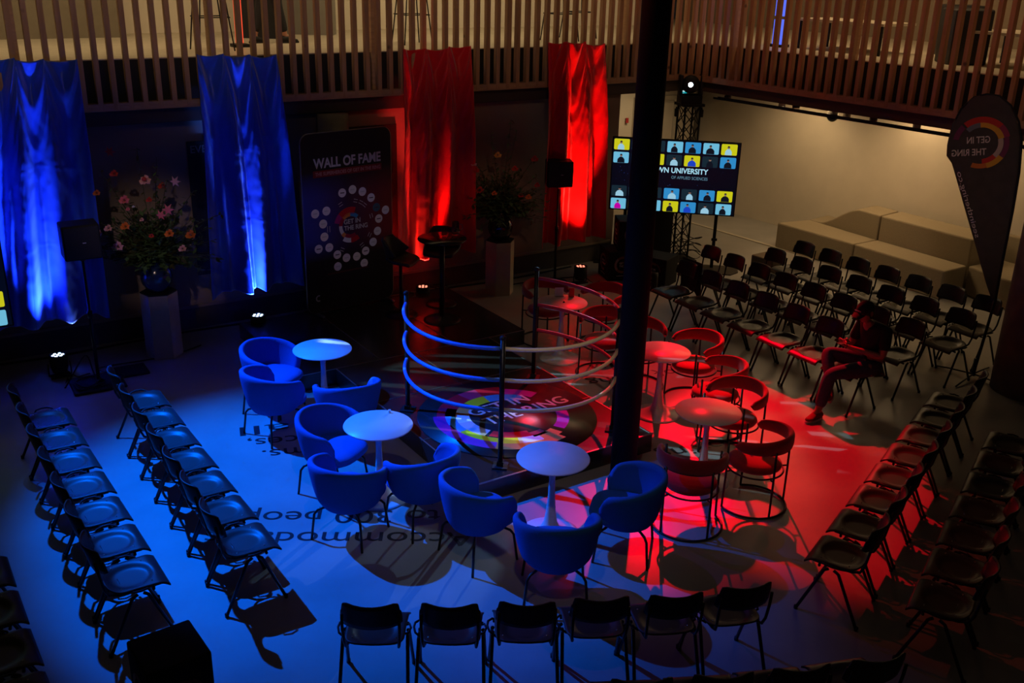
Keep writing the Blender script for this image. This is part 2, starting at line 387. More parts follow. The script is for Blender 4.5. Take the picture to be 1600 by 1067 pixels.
# columns
def column(name, label, c, r, z1, m, sq=False):
    s = MB().lathe([(r, 0), (r, z1)], (0, 0, 0), 48); return tag(s.build(name, m, loc=c), label, 'column')
column('steel_column', 'tall black round steel column rising in front of the ring', (1.10, 8.50, 0), .124, 7.0, m_darksteel)
column('concrete_column', 'thick brown raw concrete column at the right edge of the photo', (6.13, 10.86, 0), .42, 2.9, m_concrete)
column('concrete_column', 'pale concrete column behind the tall dark banner', tuple(G(5.22, 12.22)), .20, 2.70, mat('light_concrete', (.42, .36, .26), .8, var=.15))
column('concrete_column', 'concrete column hidden beside the left blue drape', tuple(G(-2.3, 12.62)), .2, 2.9, m_concrete)

# ------------------------------------------------------------------ stage
st = thing('stage_platform', 'low black stage platform with aluminium seams carrying the ring', 'stage', (0, 0, 0))
def deck(a0, a1, b0, b1):
    s = MB(); s.box(G((a0+a1)/2, (b0+b1)/2, .1), (a1-a0-.006, b1-b0-.006, .196), rz=AE); s.build('deck_panel', m_stage, st)
for a in range(3): deck(3.67+a*1.02, 3.67+(a+1)*1.02, 9.86, 11.86)
for b0, b1 in ((8.80, 9.86), (7.77, 8.80), (6.73, 7.77)):
    deck(4.12, 5.155, b0, b1); deck(5.155, 6.19, b0, b1)
s = MB()
def lin(a0, b0, a1, b1, w=.012, z=.199):
    s.box(G((a0+a1)/2, (b0+b1)/2, z), (abs(a1-a0)+w, abs(b1-b0)+w, .006), rz=AE)
lin(3.67, 9.86, 6.73, 9.86); lin(4.12, 8.80, 6.19, 8.80, .008); lin(4.12, 7.77, 6.19, 7.77, .008); lin(4.12, 6.74, 6.19, 6.74, .02)
lin(4.13, 6.74, 4.13, 9.86, .014); lin(6.18, 6.74, 6.18, 9.86, .014); lin(4.69, 9.86, 4.69, 11.86, .006); lin(5.71, 9.86, 5.71, 11.86, .006)
lin(5.155, 6.74, 5.155, 9.86, .006)
s.build('edge_trim', m_alu, st)

# printed disc on the stage
DC = Vector((-.03, 9.36, 0)); DR = .93
t = thing('floor_sticker', 'round black stage sticker with coloured arc blocks and white wording inside the ring', 'sticker', (DC.x, DC.y, .2035))
MB().lathe([(DR, 0), (DR, .0012)], n=96).build('disc', mat('sticker_black', (.018, .018, .02), .32), t)
C_ = dict(red=(.62, .01, .03), crim=(.40, .01, .06), pink=(.60, .04, .14), yel=(.85, .78, .02), cyan=(.05, .30, .60), org=(.80, .28, .07), wht=(.80, .78, .80), pur=(.32, .04, .42), mag=(.45, .02, .30), lil=(.60, .50, .60), dk=(.15, .0, .05), lb=(.45, .62, .85))
for k, v in list(C_.items()): C_[k] = mat('sticker_'+k, v, .35)
TA = atan2(9.78-9.16, .64+.17)   # direction of the wording
def blocks(parent, R, z, lst, seg=40):
    for (r0, r1, a0, a1, c) in lst:
        s = MB(); A0, A1 = radians(a0), radians(a1)
        if A1 < A0: A0, A1 = A1, A0
        n = max(3, int((A1-A0)/.08))
        s.grid(n+1, 2, lambda u, v: (R*(r0+(r1-r0)*v)*cos(A0+(A1-A0)*u), R*(r0+(r1-r0)*v)*sin(A0+(A1-A0)*u), z), smooth=False)
        s.build('colour_block', c, parent)
# (angles measured in the world, counter-clockwise from +x)
blk = [(.60, .82, 98, 120, C_['red']), (.60, .82, 120, 138, C_['pink']), (.60, .82, 138, 168, C_['red']), (.60, .82, 168, 186, C_['crim']),
       (.42, .60, 120, 150, C_['yel']), (.42, .60, 72, 120, C_['cyan']), (.60, .76, 62, 98, C_['mag']),
       (.60, .72, 168, 205, C_['cyan']), (.44, .60, 158, 182, C_['org']), (.44, .60, 182, 204, C_['wht']), (.44, .60, 204, 246, C_['lil']),
       (.72, .86, 186, 215, C_['mag']), (.70, .86, 215, 262, C_['pur']), (.60, .70, 205, 222, C_['cyan']), (.60, .70, 222, 262, C_['yel']),
       (.44, .58, 250, 300, C_['red']), (.58, .72, 262, 282, C_['yel']), (.58, .72, 282, 306, C_['wht']), (.72, .86, 262, 306, C_['org']),
       (.58, .74, 306, 328, C_['org']), (.50, .62, 300, 318, C_['crim']), (.58, .72, 335, 358, C_['pur']), (.58, .72, 358, 375, C_['mag']), (.74, .84, 306, 322, C_['org'])]
blocks(t, DR*.96, .0022, blk)
tm = mat('sticker_text', (.62, .52, .54), .4)
ca, sa = cos(TA), sin(TA)
def disc_txt(x, y, txt, w, sz):
    text_mesh('lettering', txt, sz, tm, t, frame((x-DC.x, y-DC.y, .0024), (ca, sa, 0), (-sa, ca, 0)), width=w, bold=.012)
disc_txt(-.37, 9.31, 'GET IN', .74, .24); disc_txt(-.20, 9.12, 'THE RING', 1.05, .24)

# ring posts and ropes
RC = Vector((.02, 9.30, 0))
posts = [('front', (-.08, 8.26)), ('left', (-1.07, 9.45)), ('back', (.25, 10.39)), ('right', (1.04, 9.10))]
plab = {'front': 'black ring post nearest the camera where blue and cream ropes meet', 'left': 'black ring post at the left end of the blue ropes',
        'back': 'black ring post at the far end of the red ropes', 'right': 'black ring post beside the tall steel column'}
P = {}
for nm, (x, y) in posts:
    P[nm] = Vector((x, y, 0)); t = thing('ring_post', plab[nm], 'post', (x, y, .2), atan2(RC.y-y, RC.x-x), group='posts of the boxing ring')
    MB().cyl((0, 0, 0), (0, 0, 1.27), .024, 14).build('pole', m_blackmetal, t)
    MB().box((0, 0, .006), (.14, .14, .012)).box((-.0, -.0, .03), (.06, .06, .05)).build('base_plate', m_black, t)
    MB().lathe([(.028, 0), (.03, .02), (.012, .035)], (0, 0, 1.27), 14).build('cap', m_black, t)
def rope(a, b, z, m, label, gap=.03):
    pa, pb = P[a]-RC, P[b]-RC; a0, a1 = atan2(pa.y, pa.x), atan2(pb.y, pb.x)
    while a1-a0 > pi: a1 -= 2*pi
    while a1-a0 < -pi: a1 += 2*pi
    ra, rb = pa.length, pb.length; pts = []; n = 28
    for i in range(n+1):
        k = .015+.97*i/n; an = a0+(a1-a0)*k; r = ra+(rb-ra)*k
        pts.append(RC+Vector((r*cos(an), r*sin(an), z-.02*sin(pi*k))))
    tag(MB().tube(pts, .019, 10).build('ring_rope', m), label, 'rope', 'ropes of the boxing ring')
for z, w_ in ((1.38, 'top'), (1.075, 'middle'), (.78, 'bottom')):
    rope('left', 'front', z, m_ropeB, 'curved blue ring rope on the left front, '+w_+' of three')
    rope('front', 'right', z, m_ropeW, 'curved cream ring rope on the right front, '+w_+' of three')
    rope('back', 'right', z, m_ropeR, 'curved red ring rope at the back right, '+w_+' of three')

# ------------------------------------------------------------------ floor lettering
fl = struct(bpy.data.objects['floor'])
def floor_txt(x, y, ang, txt, w, sz, sq=1.0):
    a = radians(ang)
    o = text_mesh('floor_lettering', txt, sz, m_lettering, fl, frame((x, y, .0015), (cos(a), sin(a), 0), (-sin(a), cos(a), 0)), width=w, sq=sq, ext=.0005)
    o['kind'] = 'structure'
floor_txt(-.28, 7.42, 182.5, 'Accommodates', 2.28, .30, 1.0); floor_txt(-.60, 7.78, 184, 'to 300 people', 1.98, .30, 1.0)
floor_txt(-2.05, 9.56, 197, 'hall', .80, .30); floor_txt(-1.75, 9.32, 196, 'spaces,', .95, .28); floor_txt(-1.55, 9.1, 197, 'rooms.', .95, .28)
floor_txt(2.35, 9.4, 203, 'boxing', .95, .28); floor_txt(2.45, 9.05, 203, 'floor', .8, .28)
floor_txt(2.2, 11.25, 188, 'look for', .95, .26); floor_txt(1.35, 11.0, 200, 'ring', .5, .26); floor_txt(1.25, 11.35, 190, 'In', .3, .26)

# ------------------------------------------------------------------ school chair
def school_chair():
    t = thing('stacking_chair', 'dark plywood stacking chair', 'chair')
    # seat shell (y forward)
    def hw(y):
        if y > -.06: return .198+.014*(max(0, y+.06)/.26)**2
        k = (y+.06)/-.146; return max(.02, .198*(1-min(1, max(0, k))**2.8)**.42)
    def seatf(u, v):
        y = -.2049+.41*v; x = (u*2-1)*hw(y)
        d = (x/.145)**2+((y+.02)/.155)**2; z = -.022/(1+math.exp((d-.95)*9))
        if y > .13: z -= 1.9*(y-.13)**2*3
        z += .02*(max(0, -y-.1)/.1)**2
        return (x, y, .455+z)
    MB().grid(23, 29, seatf).build('seat', m_ply, t, solid=.012)
    def edgef(u, v):
        x, y, z = seatf(u, 1.0); return (x*1.005, y+.002, z-.007+.014*v)
    MB().grid(15, 2, edgef).build('seat_edge', m_edge, t, solid=.002)
    def backf(u, v):
        a = (u*2-1); hwb = .195*(1-.10*v*v); x = a*hwb; y = -.258+.068*a*a-.045*v; z = .635+.195*v
        # rounded corners
        ra = abs(a); c = max(0, ra-.8)/.2; z += -(.014*c*c if v > .5 else -.02*c*c)
        return (x, y, z)
    MB().grid(15, 7, backf).build('backrest', m_plyback, t, solid=.012)
    fr = MB(); rr = .0105
    for sx in (-1, 1):
        fr.tube([(sx*.165, .15, .43), (sx*.17, 0, .43), (sx*.165, -.14, .435), (sx*.17, -.20, .46), (sx*.178, -.225, .52), (sx*.182, -.245, .64), (sx*.178, -.262, .75)], rr, 8)
        fr.tube([(sx*.165, .10, .43), (sx*.21, .09, .425)], rr, 6)
    fr.tube([(-.165, .11, .43), (.165, .11, .43)], rr, 6); fr.tube([(-.165, -.10, .43), (.165, -.10, .43)], rr, 6)
    fr.build('frame', m_blackmetal, t)
    for sx in (-1, 1):
        lg = MB().tube([(sx*.21, .02, .425), (sx*.214, .05, .405), (sx*.228, .21, .012)], .0125, 8).lathe([(.015, 0), (.015, .03)], (sx*.2285, .212, 0), 10)
        lg.build('leg', m_blackmetal, t)
        lg = MB().tube([(sx*.21, -.02, .425), (sx*.214, -.06, .405), (sx*.228, -.25, .012)], .0125, 8).lathe([(.015, 0), (.015, .03)], (sx*.2285, -.252, 0), 10)
        lg.build('leg', m_blackmetal, t)
        hk = MB(); s0 = 1 if sx > 0 else -1
        if sx < 0: hk.tube([(-.18, .08, .44), (-.215, .07, .462), (-.243, .03, .47), (-.248, -.02, .47), (-.235, -.07, .465), (-.19, -.10, .445)], .008, 7)
        else: hk.tube([(.18, .05, .44), (.22, .045, .455), (.232, .0, .458), (.22, -.045, .455), (.18, -.05, .44)], .008, 7)
        hk.build('linking_hook', m_black, t)
    rv = MB()
    for sx in (-1, 1):
        for y in (-.11, .10): rv.sphere((sx*.145, y, .4585 if y < 0 else .459), .0075, 8, 5)
    rv.build('rivets', m_chrome, t)
    return t
CH = school_chair(); used = [False]
def put_chair(x, y, face, label, group):
    rz = face-pi/2
    if not used[0]:
        used[0] = True; CH.location = (x, y, 0); CH.rotation_euler = (0, 0, rz); CH['label'] = label; CH['group'] = group; return CH
    return dup(CH, (x, y, 0), rz, label, group)
def jit(i, s=.01): return s*sin(i*12.9898+4.1)
def row(x, y, dx, dy, n, sp, fx, fy, lab, grp, shift=0, place=None):
    L = sqrt(dx*dx+dy*dy); dx /= L; dy /= L; f = atan2(fy, fx)
    for i in range(n):
        put_chair(x+dx*sp*i+fx*shift+jit(i), y+dy*sp*i+fy*shift+jit(i+3), f+jit(i+5, .03), lab % ORD[i], grp)
row(-3.62, 8.97, .55, -.84, 7, .495, .84, .55, 'dark plywood stacking chair, %s from the speaker stand in the inner left row', 'chairs in the inner left row')
row(-4.36, 8.50, .56, -.83, 7, .503, .83, .56, 'dark plywood stacking chair, %s from the far end in the second left row', 'chairs in the second left row')
row(-3.72, 5.95, .56, -.83, 4, .50, .83, .56, 'dark stacking chair, %s from the far end of the leftmost row', 'chairs in the outer left row')
FRW = [(-.85, 5.24, 91), (-.35, 5.26, 91), (.14, 5.30, 92), (.62, 5.37, 96), (1.11, 5.43, 99), (1.59, 5.55, 104)]
for i, (x, y, a) in enumerate(FRW):
    f = radians(a); put_chair(x+.245*cos(f), y+.245*sin(f), f, 'stacking chair seen from behind, %s from the left in the bottom centre row' % ORD[i], 'chairs in the bottom centre row')
for i, (x, y, a) in enumerate([(.77, 4.88, 95), (1.24, 4.94, 97), (1.70, 5.02, 100), (2.17, 5.12, 104)]):
    f = radians(a); put_chair(x, y-.03, f, 'stacking chair cut by the bottom frame edge, %s from the left of that short row' % ORD[i], 'chairs cut by the bottom edge')
row(4.55, 9.44, -.567, -.824, 8, .507, -.824, .567, 'dark plywood stacking chair, %s from the far end in the inner right row', 'chairs in the inner right row')
row(4.74, 8.50, -.54, -.84, 7, .506, -.84, .54, 'dark plywood stacking chair, %s from the far end in the outer right row', 'chairs in the outer right row')
fK = (-.855, -.518)
row(2.38, 13.05, .51, -.86, 7, .515, fK[0], fK[1], 'stacking chair, %s from the screen in the front row before the benches', 'chairs in the front audience row', .235)
row(2.86, 13.87, .51, -.86, 8, .497, fK[0], fK[1], 'stacking chair, %s from the screen in the second audience row', 'chairs in the second audience row', .235)
row(3.77, 13.81, .54, -.84, 7, .50, fK[0], fK[1], 'stacking chair, %s from the screen in the third audience row', 'chairs in the third audience row', .235)
row(4.30, 14.25, .56, -.83, 7, .488, fK[0], fK[1], 'stacking chair, %s from the screen in the last row nearest the benches', 'chairs in the last audience row', .235)
put_chair(4.95, 7.55, atan2(.54, -.84), 'stacking chair standing apart behind the outer right row at the frame edge', 'chairs in the outer right row')

# ------------------------------------------------------------------ blue tub chair
def tub_chair():
    t = thing('tub_chair', 'blue upholstered tub chair', 'armchair')
    # y forward.  wrap angle th from -A..A around the back (-y)
    A = radians(128)
    def prof(u, v, inner):
        th = (u*2-1)*A; back = cos(th*.5)**2  # 1 at back
        k = abs(u*2-1)
        top = .735-.115*k**1.6
        endr = max(0, (k-.86)/.14)
        top -= .10*endr**2.2
        z = .33+(top-.33)*v
        R = .235+.085*min(1, v*1.15)**.6
        if inner: R -= .05
        ell = 1.0+.06*abs(sin(th))
        return (R*ell*sin(th), -R*cos(th)-.0, z)
    s = MB(); n = 41; m = 12
    rows = []
    for j in range(m): rows.append([prof(i/(n-1), j/(m-1), False) for i in range(n)])
    rim = []
    for a in (.25, .5, .75):
        r = []
        for i in range(n):
            o = Vector(prof(i/(n-1), 1, False)); q = Vector(prof(i/(n-1), 1, True)); p = o.lerp(q, a); p.z += .016*sin(pi*a); r.append(tuple(p))
        rim.append(r)
    rows += rim
    for j in reversed(range(m)): rows.append([prof(i/(n-1), j/(m-1), True) for i in range(n)])
    vs = [p for r in rows for p in r]; R_ = len(rows); fs = []
    for j in range(R_-1):
        for i in range(n-1): fs.append((j*n+i, j*n+i+1, (j+1)*n+i+1, (j+1)*n+i))
    fs.append(tuple(j*n for j in range(R_))); fs.append(tuple(j*n+n-1 for j in reversed(range(R_))))
    s.add(vs, fs, True); s.build('shell', m_bluefab, t)
    # underside bowl
    MB().lathe([(.10, .285), (.17, .29), (.222, .31), (.240, .345), (.235, .36)], (0, 0, 0), 40).build('underside', m_bluefab, t)
    # seat cushion: rounded squircle, reaching forward
    def cush(u, v):
        a = 2*pi*u; e = .62; ca, sa = cos(a), sin(a)
        x = math.copysign(abs(ca)**e, ca); y = math.copysign(abs(sa)**e, sa)
        r = sin(pi*v)**.38; rad = .245+(.025 if y > 0 else 0)
        xx = x*rad*r*(.98 if y < 0 else 1.0); yy = y*(.235 if y < 0 else .30)*r
        return (xx, yy, .395+.062*cos(pi*v)+(.008*(1-r)))
    MB().grid(36, 13, cush, closeu=True).build('seat_cushion', m_bluefab, t)
    for sx in (-1, 1):
        for sy in (-1, 1):
            MB().tube([(sx*.13, sy*.12, .30), (sx*.20, sy*.18, .275), (sx*.222, sy*.20, .24), (sx*.245, sy*.225, .0)], .011, 8).build('leg', m_blackmetal, t)
    return t
TC = tub_chair()
bl = [(-2.56, 9.80, -22, 'blue tub chair behind the striped-lit round table, back against the stage'), (-2.40, 9.20, 48, 'blue tub chair left of the farthest blue-side table, back to the camera'),
      (-1.62, 9.02, 112, 'blue tub chair right of the farthest blue-side table'), (-1.62, 8.14, -22, 'blue tub chair left of the middle round table, showing its empty seat'),
      (-1.34, 7.36, 68, 'blue tub chair in front of the middle round table, back to the camera'), (-.74, 7.55, 128, 'blue tub chair right of the middle round table'),
      (-.24, 7.08, 38, 'blue tub chair left of the front round table, turned three quarters away'), (.38, 6.58, 91, 'blue tub chair straight in front of the front round table, back to the camera'),
      (.98, 7.20, 168, 'blue tub chair right of the front round table beside the steel column')]
for i, (x, y, a, lb) in enumerate(bl):
    rz = radians(a)-pi/2
    if i == 0: TC.location = (x, y, 0); TC.rotation_euler = (0, 0, rz); TC['label'] = lb; TC['group'] = 'blue tub chairs'
    else: dup(TC, (x, y, 0), rz, lb, 'blue tub chairs')

# ------------------------------------------------------------------ red armchair
def red_chair():
    t = thing('tube_armchair', 'red padded armchair on black tube frame', 'armchair')
    # back and arm band
    A = radians(112); n = 37
    def sect(u):
        th = (u*2-1)*A; k = abs(u*2-1); R = .285
        cx, cy = R*1.0*sin(th), -R*cos(th)
        zc = .70-.035*k**1.5; hgt = .075-.03*k**2
        if k > .9: hgt *= sqrt(max(.02, 1-((k-.9)/.1)**2))
        return th, cx, cy, zc, hgt
    def f(v, u):
        th, cx, cy, zc, h = sect(u); a = 2*pi*v; w = .030
        e = Vector((sin(th), -cos(th), 0))
        p = Vector((cx, cy, zc)) + e*(w*cos(a)*(.8+.2*abs(sin(a)))) + Vector((0, 0, h*sin(a)))+e*(.02*sin(a)*-.0)
        return tuple(p)
    MB().grid(16, n, f, closeu=True).build('back_band', m_redfab, t)
    def cush(u, v):
        a = 2*pi*u; r = sin(pi*v)**.35; return (.235*r*cos(a), .245*r*sin(a)+.01, .425+.05*cos(pi*v))
    MB().grid(32, 11, cush, closeu=True).build('seat_cushion', m_redfab, t)
    fr = MB()
    fr.tube(arc_pts(0, 0, .25, 0, 2*pi, 40, .372)[:-1], .009, 8, close=True)
    fr.build('seat_ring', m_blackmetal, t)
    fb = MB(); fb.tube(arc_pts(0, 0, .31, radians(-90-128), radians(-90+128), 40, .012), .0105, 8)
    fb.build('floor_loop', m_blackmetal, t)
    fu = MB(); fu.tube([(x*1.03, y*1.03, .635) for x, y, z in arc_pts(0, 0, .285, radians(-90-100), radians(-90+100), 40)], .008, 6); fu.build('band_tube', m_blackmetal, t)
    for a in (-128, 128, -40, 40):
        th = radians(-90+a); k = .97 if abs(a) > 60 else 1
        x0, y0 = .31*cos(th), .31*sin(th)
        MB().tube([(x0, y0, .012), (x0*k, y0*k, .35), (.31*cos(th)*.98, .31*sin(th)*.98, .66)], .0105, 8).build('leg', m_blackmetal, t)
    br = MB()
    for a in (-128, 128, -40, 40):
        th = radians(-90+a); br.tube([(.25*cos(th), .25*sin(th), .372), (.305*cos(th), .305*sin(th), .372)], .008, 6)
    br.build('brackets', m_blackmetal, t)
    return t
RCH = red_chair()
rl = [(.42, 12.12, -58, 'red tube-frame armchair left behind the farthest red-side table'), (1.14, 12.02, -136, 'red tube-frame armchair right behind the farthest red-side table'),
      (1.09, 11.05, -110, 'red tube-frame armchair left of the steel column between two far tables'), (1.47, 10.72, -82, 'red tube-frame armchair partly hidden behind the steel column'),
      (2.05, 10.36, -150, 'red tube-frame armchair behind the table at the steel column'), (2.16, 9.60, 176, 'red tube-frame armchair right of the table at the steel column'),
      (2.22, 8.98, -138, 'red tube-frame armchair behind the nearest red-side table'), (2.24, 8.06, 148, 'red tube-frame armchair right front of the nearest red-side table'),
      (1.58, 7.66, 76, 'red tube-frame armchair in front of the nearest red-side table, back to the camera')]
for i, (x, y, a, lb) in enumerate(rl):
    rz = radians(a)-pi/2
    if i == 0: RCH.location = (x, y, 0); RCH.rotation_euler = (0, 0, rz); RCH['label'] = lb; RCH['group'] = 'red armchairs'
    else: dup(RCH, (x, y, 0), rz, lb, 'red armchairs')

# ------------------------------------------------------------------ pedestal tables
tl = [(-2.0, 9.76, 'white round pedestal table farthest back on the blue side, striped by light'), (-1.17, 7.98, 'white round pedestal table in the middle of the blue side'),
      (.37, 7.44, 'white round pedestal table at the front centre before the stage'), (.60, 11.50, 'white round pedestal table farthest back on the red side, with a card on it'),
      (1.61, 9.94, 'white round pedestal table half hidden by the steel column'), (1.85, 8.45, 'white round pedestal table nearest on the red side')]
TB = None
for i, (x, y, lb) in enumerate(tl):
    if i == 0:
        TB = thing('pedestal_table', lb, 'table', (x, y, 0), 0, 'white round pedestal tables')
        MB().lathe([(.05, .715), (.285, .717), (.306, .723), (.310, .729), (.306, .735)], n=64).build('table_top', m_white, TB)
        MB().lathe([(.256, 0), (.256, .006), (.22, .014), (.14, .028), (.085, .06), (.058, .12), (.042, .22), (.030, .38), (.026, .52), (.032, .66), (.055, .716)], n=40).build('base', m_white, TB)
    else: dup(TB, (x, y, 0), 0, lb)
t = thing('table_card', 'small printed card standing on the farthest red-side table', 'card', (.57, 11.72, .735), radians(8))
MB().box((0, .01, .055), (.11, .003, .11)).build('card', m_paper, t)
MB().box((0, 0, .004), (.11, .05, .006)).build('foot', m_glass, t)
s = MB()
for k in range(6): s.box((0, .0075, .025+k*.014), (.08, .001, .004))
s.build('print', mat('card_print', (.35, .33, .33), .8), t)
tag(MB().lathe([(.012, 0), (.014, .006), (.006, .01), (.004, .02)], n=10).build('pen_cap', m_black, loc=(.62, 11.49, .735)), 'tiny dark object lying on the farthest red-side table', 'small object')
tag(MB().rbox((0, 0, .06), (.07, .03, .12), .012).build('red_holder', m_redfab, loc=(.72, 11.70, .735)), 'small red holder standing beside the card on the table', 'holder')
t = thing('paper_cup', 'small white cup on the rim of the middle blue-side table', 'cup', (-1.10, 8.23, .735))
MB().lathe([(.010, 0), (.013, .03), (.011, .03), (.008, .004)], n=12).build('cup', m_white, t)

# ------------------------------------------------------------------ bar table and stools on the stage
t = thing('bar_table', 'tall round black bar table on the back of the stage', 'table', (-.92, 12.24, .2))
MB().lathe([(.04, 1.07), (.30, 1.075), (.315, 1.09), (.31, 1.10)], n=48).build('table_top', mat('black_gloss_top', (.02, .015, .016), .18, spec=.7), t)
MB().lathe([(.035, .03), (.033, 1.07)], n=20).build('pole', m_blackmetal, t)
MB().lathe([(.24, 0), (.24, .006), (.20, .014), (.06, .035), (.036, .06)], n=40).build('base', m_blackmetal, t)
def glass(nm, lb, x, y, r, h):
    t = thing(nm, lb, 'glass' if nm != 'water_jug' else 'jug', (x, y, 1.302))
    MB().lathe([(r*.85, 0), (r*.95, .004), (r, h*.3), (r*.82, h), (r*.76, h), (r*.92, h*.3), (r*.8, .01)], n=24).build('glass_body', m_glass, t)
    return t
glass('drinking_glass', 'clear drinking glass on the black bar table, left of the jug', -.90, 12.36, .032, .11)
j = glass('water_jug', 'clear glass water jug on the black bar table', -.76, 12.42, .052, .17)
MB().tube([(.05, 0, .14), (.085, 0, .13), (.09, 0, .08), (.052, 0, .05)], .006, 8).build('handle', m_glass, j)
def bar_stool(x, y, z, face, lb):
    t = thing('bar_stool', lb, 'stool', (x, y, z), radians(face)-pi/2, 'black bar stools on the stage')
    def shell(u, v):
        a = (u*2-1)
        if v < .5:
            k = v/.5; y_ = .20-.36*k; w = .20+.05*sin(pi*k*.6); zz = .74-.02*sin(pi*k)+.11*a*a*(.15+.85*k)
            if k < .15: zz -= .03*(1-k/.15)
        else:
            k = (v-.5)/.5; y_ = -.16-.07*k; w = .25-.09*k; zz = .74+.30*k+.11*a*a*(1-k)
            y_ += .20*a*a*(1-k*.7)
        return (a*w, y_, zz)
    MB().grid(15, 19, shell).build('seat_shell', m_bstool, t, solid=.045, subd=1)
    MB().lathe([(.025, .02), (.023, .70)], n=16).build('pole', m_blackmetal, t)
    MB().lathe([(.21, 0), (.21, .006), (.17, .014), (.04, .03), (.026, .05)], n=36).build('base', m_blackmetal, t)
    MB().tube([(-.02, 0, .28), (-.10, .05, .28), (-.11, .14, .28), (0, .20, .28), (.11, .14, .28), (.10, .05, .28), (.02, 0, .28)], .009, 8).build('footrest', m_blackmetal, t)
bar_stool(-1.47, 12.40, .2, -15, 'black leather bar stool left of the bar table')
bar_stool(-.98, 12.88, .2, -100, 'black leather bar stool behind the bar table')

# ------------------------------------------------------------------ wall of fame banner
t = thing('banner_stand', 'tall black rounded banner headed WALL OF FAME at the back of the stage', 'banner', (0, 0, 0))
b0 = Vector((-2.66, 12.22, .2)); b1 = Vector((-1.66, 13.10, .2)); bx = (b1-b0).normalized(); BWd = (b1-b0).length; BH = 2.35
Mb = frame(b0, bx, (0, 0, 1)); t.matrix_world = Mb
def rrect(x0, y0, x1, y1, r, n=6, bottom=True):
    p = []
    for (cx, cy, a) in ((x1-r, y1-r, 0), (x0+r, y1-r, pi/2)):
        p += [(cx+r*cos(a+i*pi/2/n), cy+r*sin(a+i*pi/2/n)) for i in range(n+1)]
    if bottom:
        for (cx, cy, a) in ((x0+r, y0+r, pi), (x1-r, y0+r, 3*pi/2)):
            p += [(cx+r*cos(a+i*pi/2/n), cy+r*sin(a+i*pi/2/n)) for i in range(n+1)]
    else: p += [(x0, y0), (x1, y0)]
    return p
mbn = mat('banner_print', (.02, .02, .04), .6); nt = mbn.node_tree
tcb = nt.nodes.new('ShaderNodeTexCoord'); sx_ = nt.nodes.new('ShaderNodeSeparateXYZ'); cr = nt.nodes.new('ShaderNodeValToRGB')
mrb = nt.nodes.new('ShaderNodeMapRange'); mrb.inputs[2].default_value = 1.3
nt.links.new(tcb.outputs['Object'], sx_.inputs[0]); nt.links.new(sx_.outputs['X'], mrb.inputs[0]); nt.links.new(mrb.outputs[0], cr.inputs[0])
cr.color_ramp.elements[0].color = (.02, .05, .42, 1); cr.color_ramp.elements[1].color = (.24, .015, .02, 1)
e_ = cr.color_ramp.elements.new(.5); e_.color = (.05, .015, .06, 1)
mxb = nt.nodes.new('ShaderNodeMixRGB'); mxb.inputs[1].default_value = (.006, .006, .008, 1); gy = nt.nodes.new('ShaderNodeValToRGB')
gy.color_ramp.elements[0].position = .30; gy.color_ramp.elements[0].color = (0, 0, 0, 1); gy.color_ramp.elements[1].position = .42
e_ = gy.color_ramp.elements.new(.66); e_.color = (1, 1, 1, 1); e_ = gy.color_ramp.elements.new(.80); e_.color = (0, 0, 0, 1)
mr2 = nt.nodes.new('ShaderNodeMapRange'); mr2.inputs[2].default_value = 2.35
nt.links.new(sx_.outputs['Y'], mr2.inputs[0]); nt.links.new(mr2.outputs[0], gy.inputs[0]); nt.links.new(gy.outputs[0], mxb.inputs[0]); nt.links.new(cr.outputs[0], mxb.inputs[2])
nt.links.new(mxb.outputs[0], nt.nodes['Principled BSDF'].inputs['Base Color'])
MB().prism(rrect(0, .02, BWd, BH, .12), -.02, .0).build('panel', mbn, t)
fr = MB(); pp = [(x, y, -.01) for x, y in rrect(0, .02, BWd, BH, .12)]; fr.tube(pp, .011, 6, close=True); fr.build('frame', m_alu, t)
for k in (.12, BWd-.12): MB().rbox((k, .015, 0), (.05, .03, .36), .012).build('foot', m_alu, t)
I4 = lambda x, y, z=.002: Matrix.Translation((x, y, z))
text_mesh('heading', 'WALL OF FAME', .17, m_grey, t, I4(.17, 1.92), width=1.0, bold=.03)
MB().box((.67, 1.845, .002), (1.02, .085, .003)).build('heading_bar', mat('bar_red', (.22, .008, .012), .7), t)
text_mesh('subheading', 'THE SUPERHEROES OF GET IN THE RING', .062, mat('sub_txt', (.55, .25, .25), .7), t, I4(.19, 1.823, .005), width=.97, bold=.02)
lc = Vector((.68, 1.12)); lg_ = dict(C_)
blocks_l = [(.62, 1.0, 70, 135, C_['red']), (.62, 1.0, 135, 165, C_['mag']), (.50, .70, 90, 135, C_['org']), (.50, .70, 45, 90, C_['cyan']), (.50, .70, 135, 175, C_['crim']), (.5, .7, 175, 215, C_['wht']), (.5, .72, 215, 235, C_['org']), (.66, .9, 235, 270, C_['wht']), (.66, .92, 270, 305, C_['red']), (.46, .66, 235, 300, C_['crim'])]
lt = thing('logo', '', 'logo'); 
del lt['label']; del lt['category']; lt.parent = t; lt.matrix_local = I4(lc.x, lc.y, .003)
blocks(lt, .25, .0, blocks_l)
text_mesh('lettering', 'GET IN', .085, m_grey, lt, I4(-.10, .03, .001), width=.25, bold=.02); text_mesh('lettering', 'THE RING', .085, m_grey, lt, I4(-.10, -.055, .001), width=.36, bold=.02)
cir = [(610, 235), (757, 200), (898, 230), (1022, 310), (225, 472), (380, 445), (1098, 435), (1232, 475), (328, 600), (1128, 580), (337, 760), (1104, 737), (250, 905), (398, 897), (1035, 873), (508, 995), (637, 1045), (787, 1040), (920, 980), (508, 1145), (893, 1135)]
LX, LY = (1150-110)/1.0, 1.0
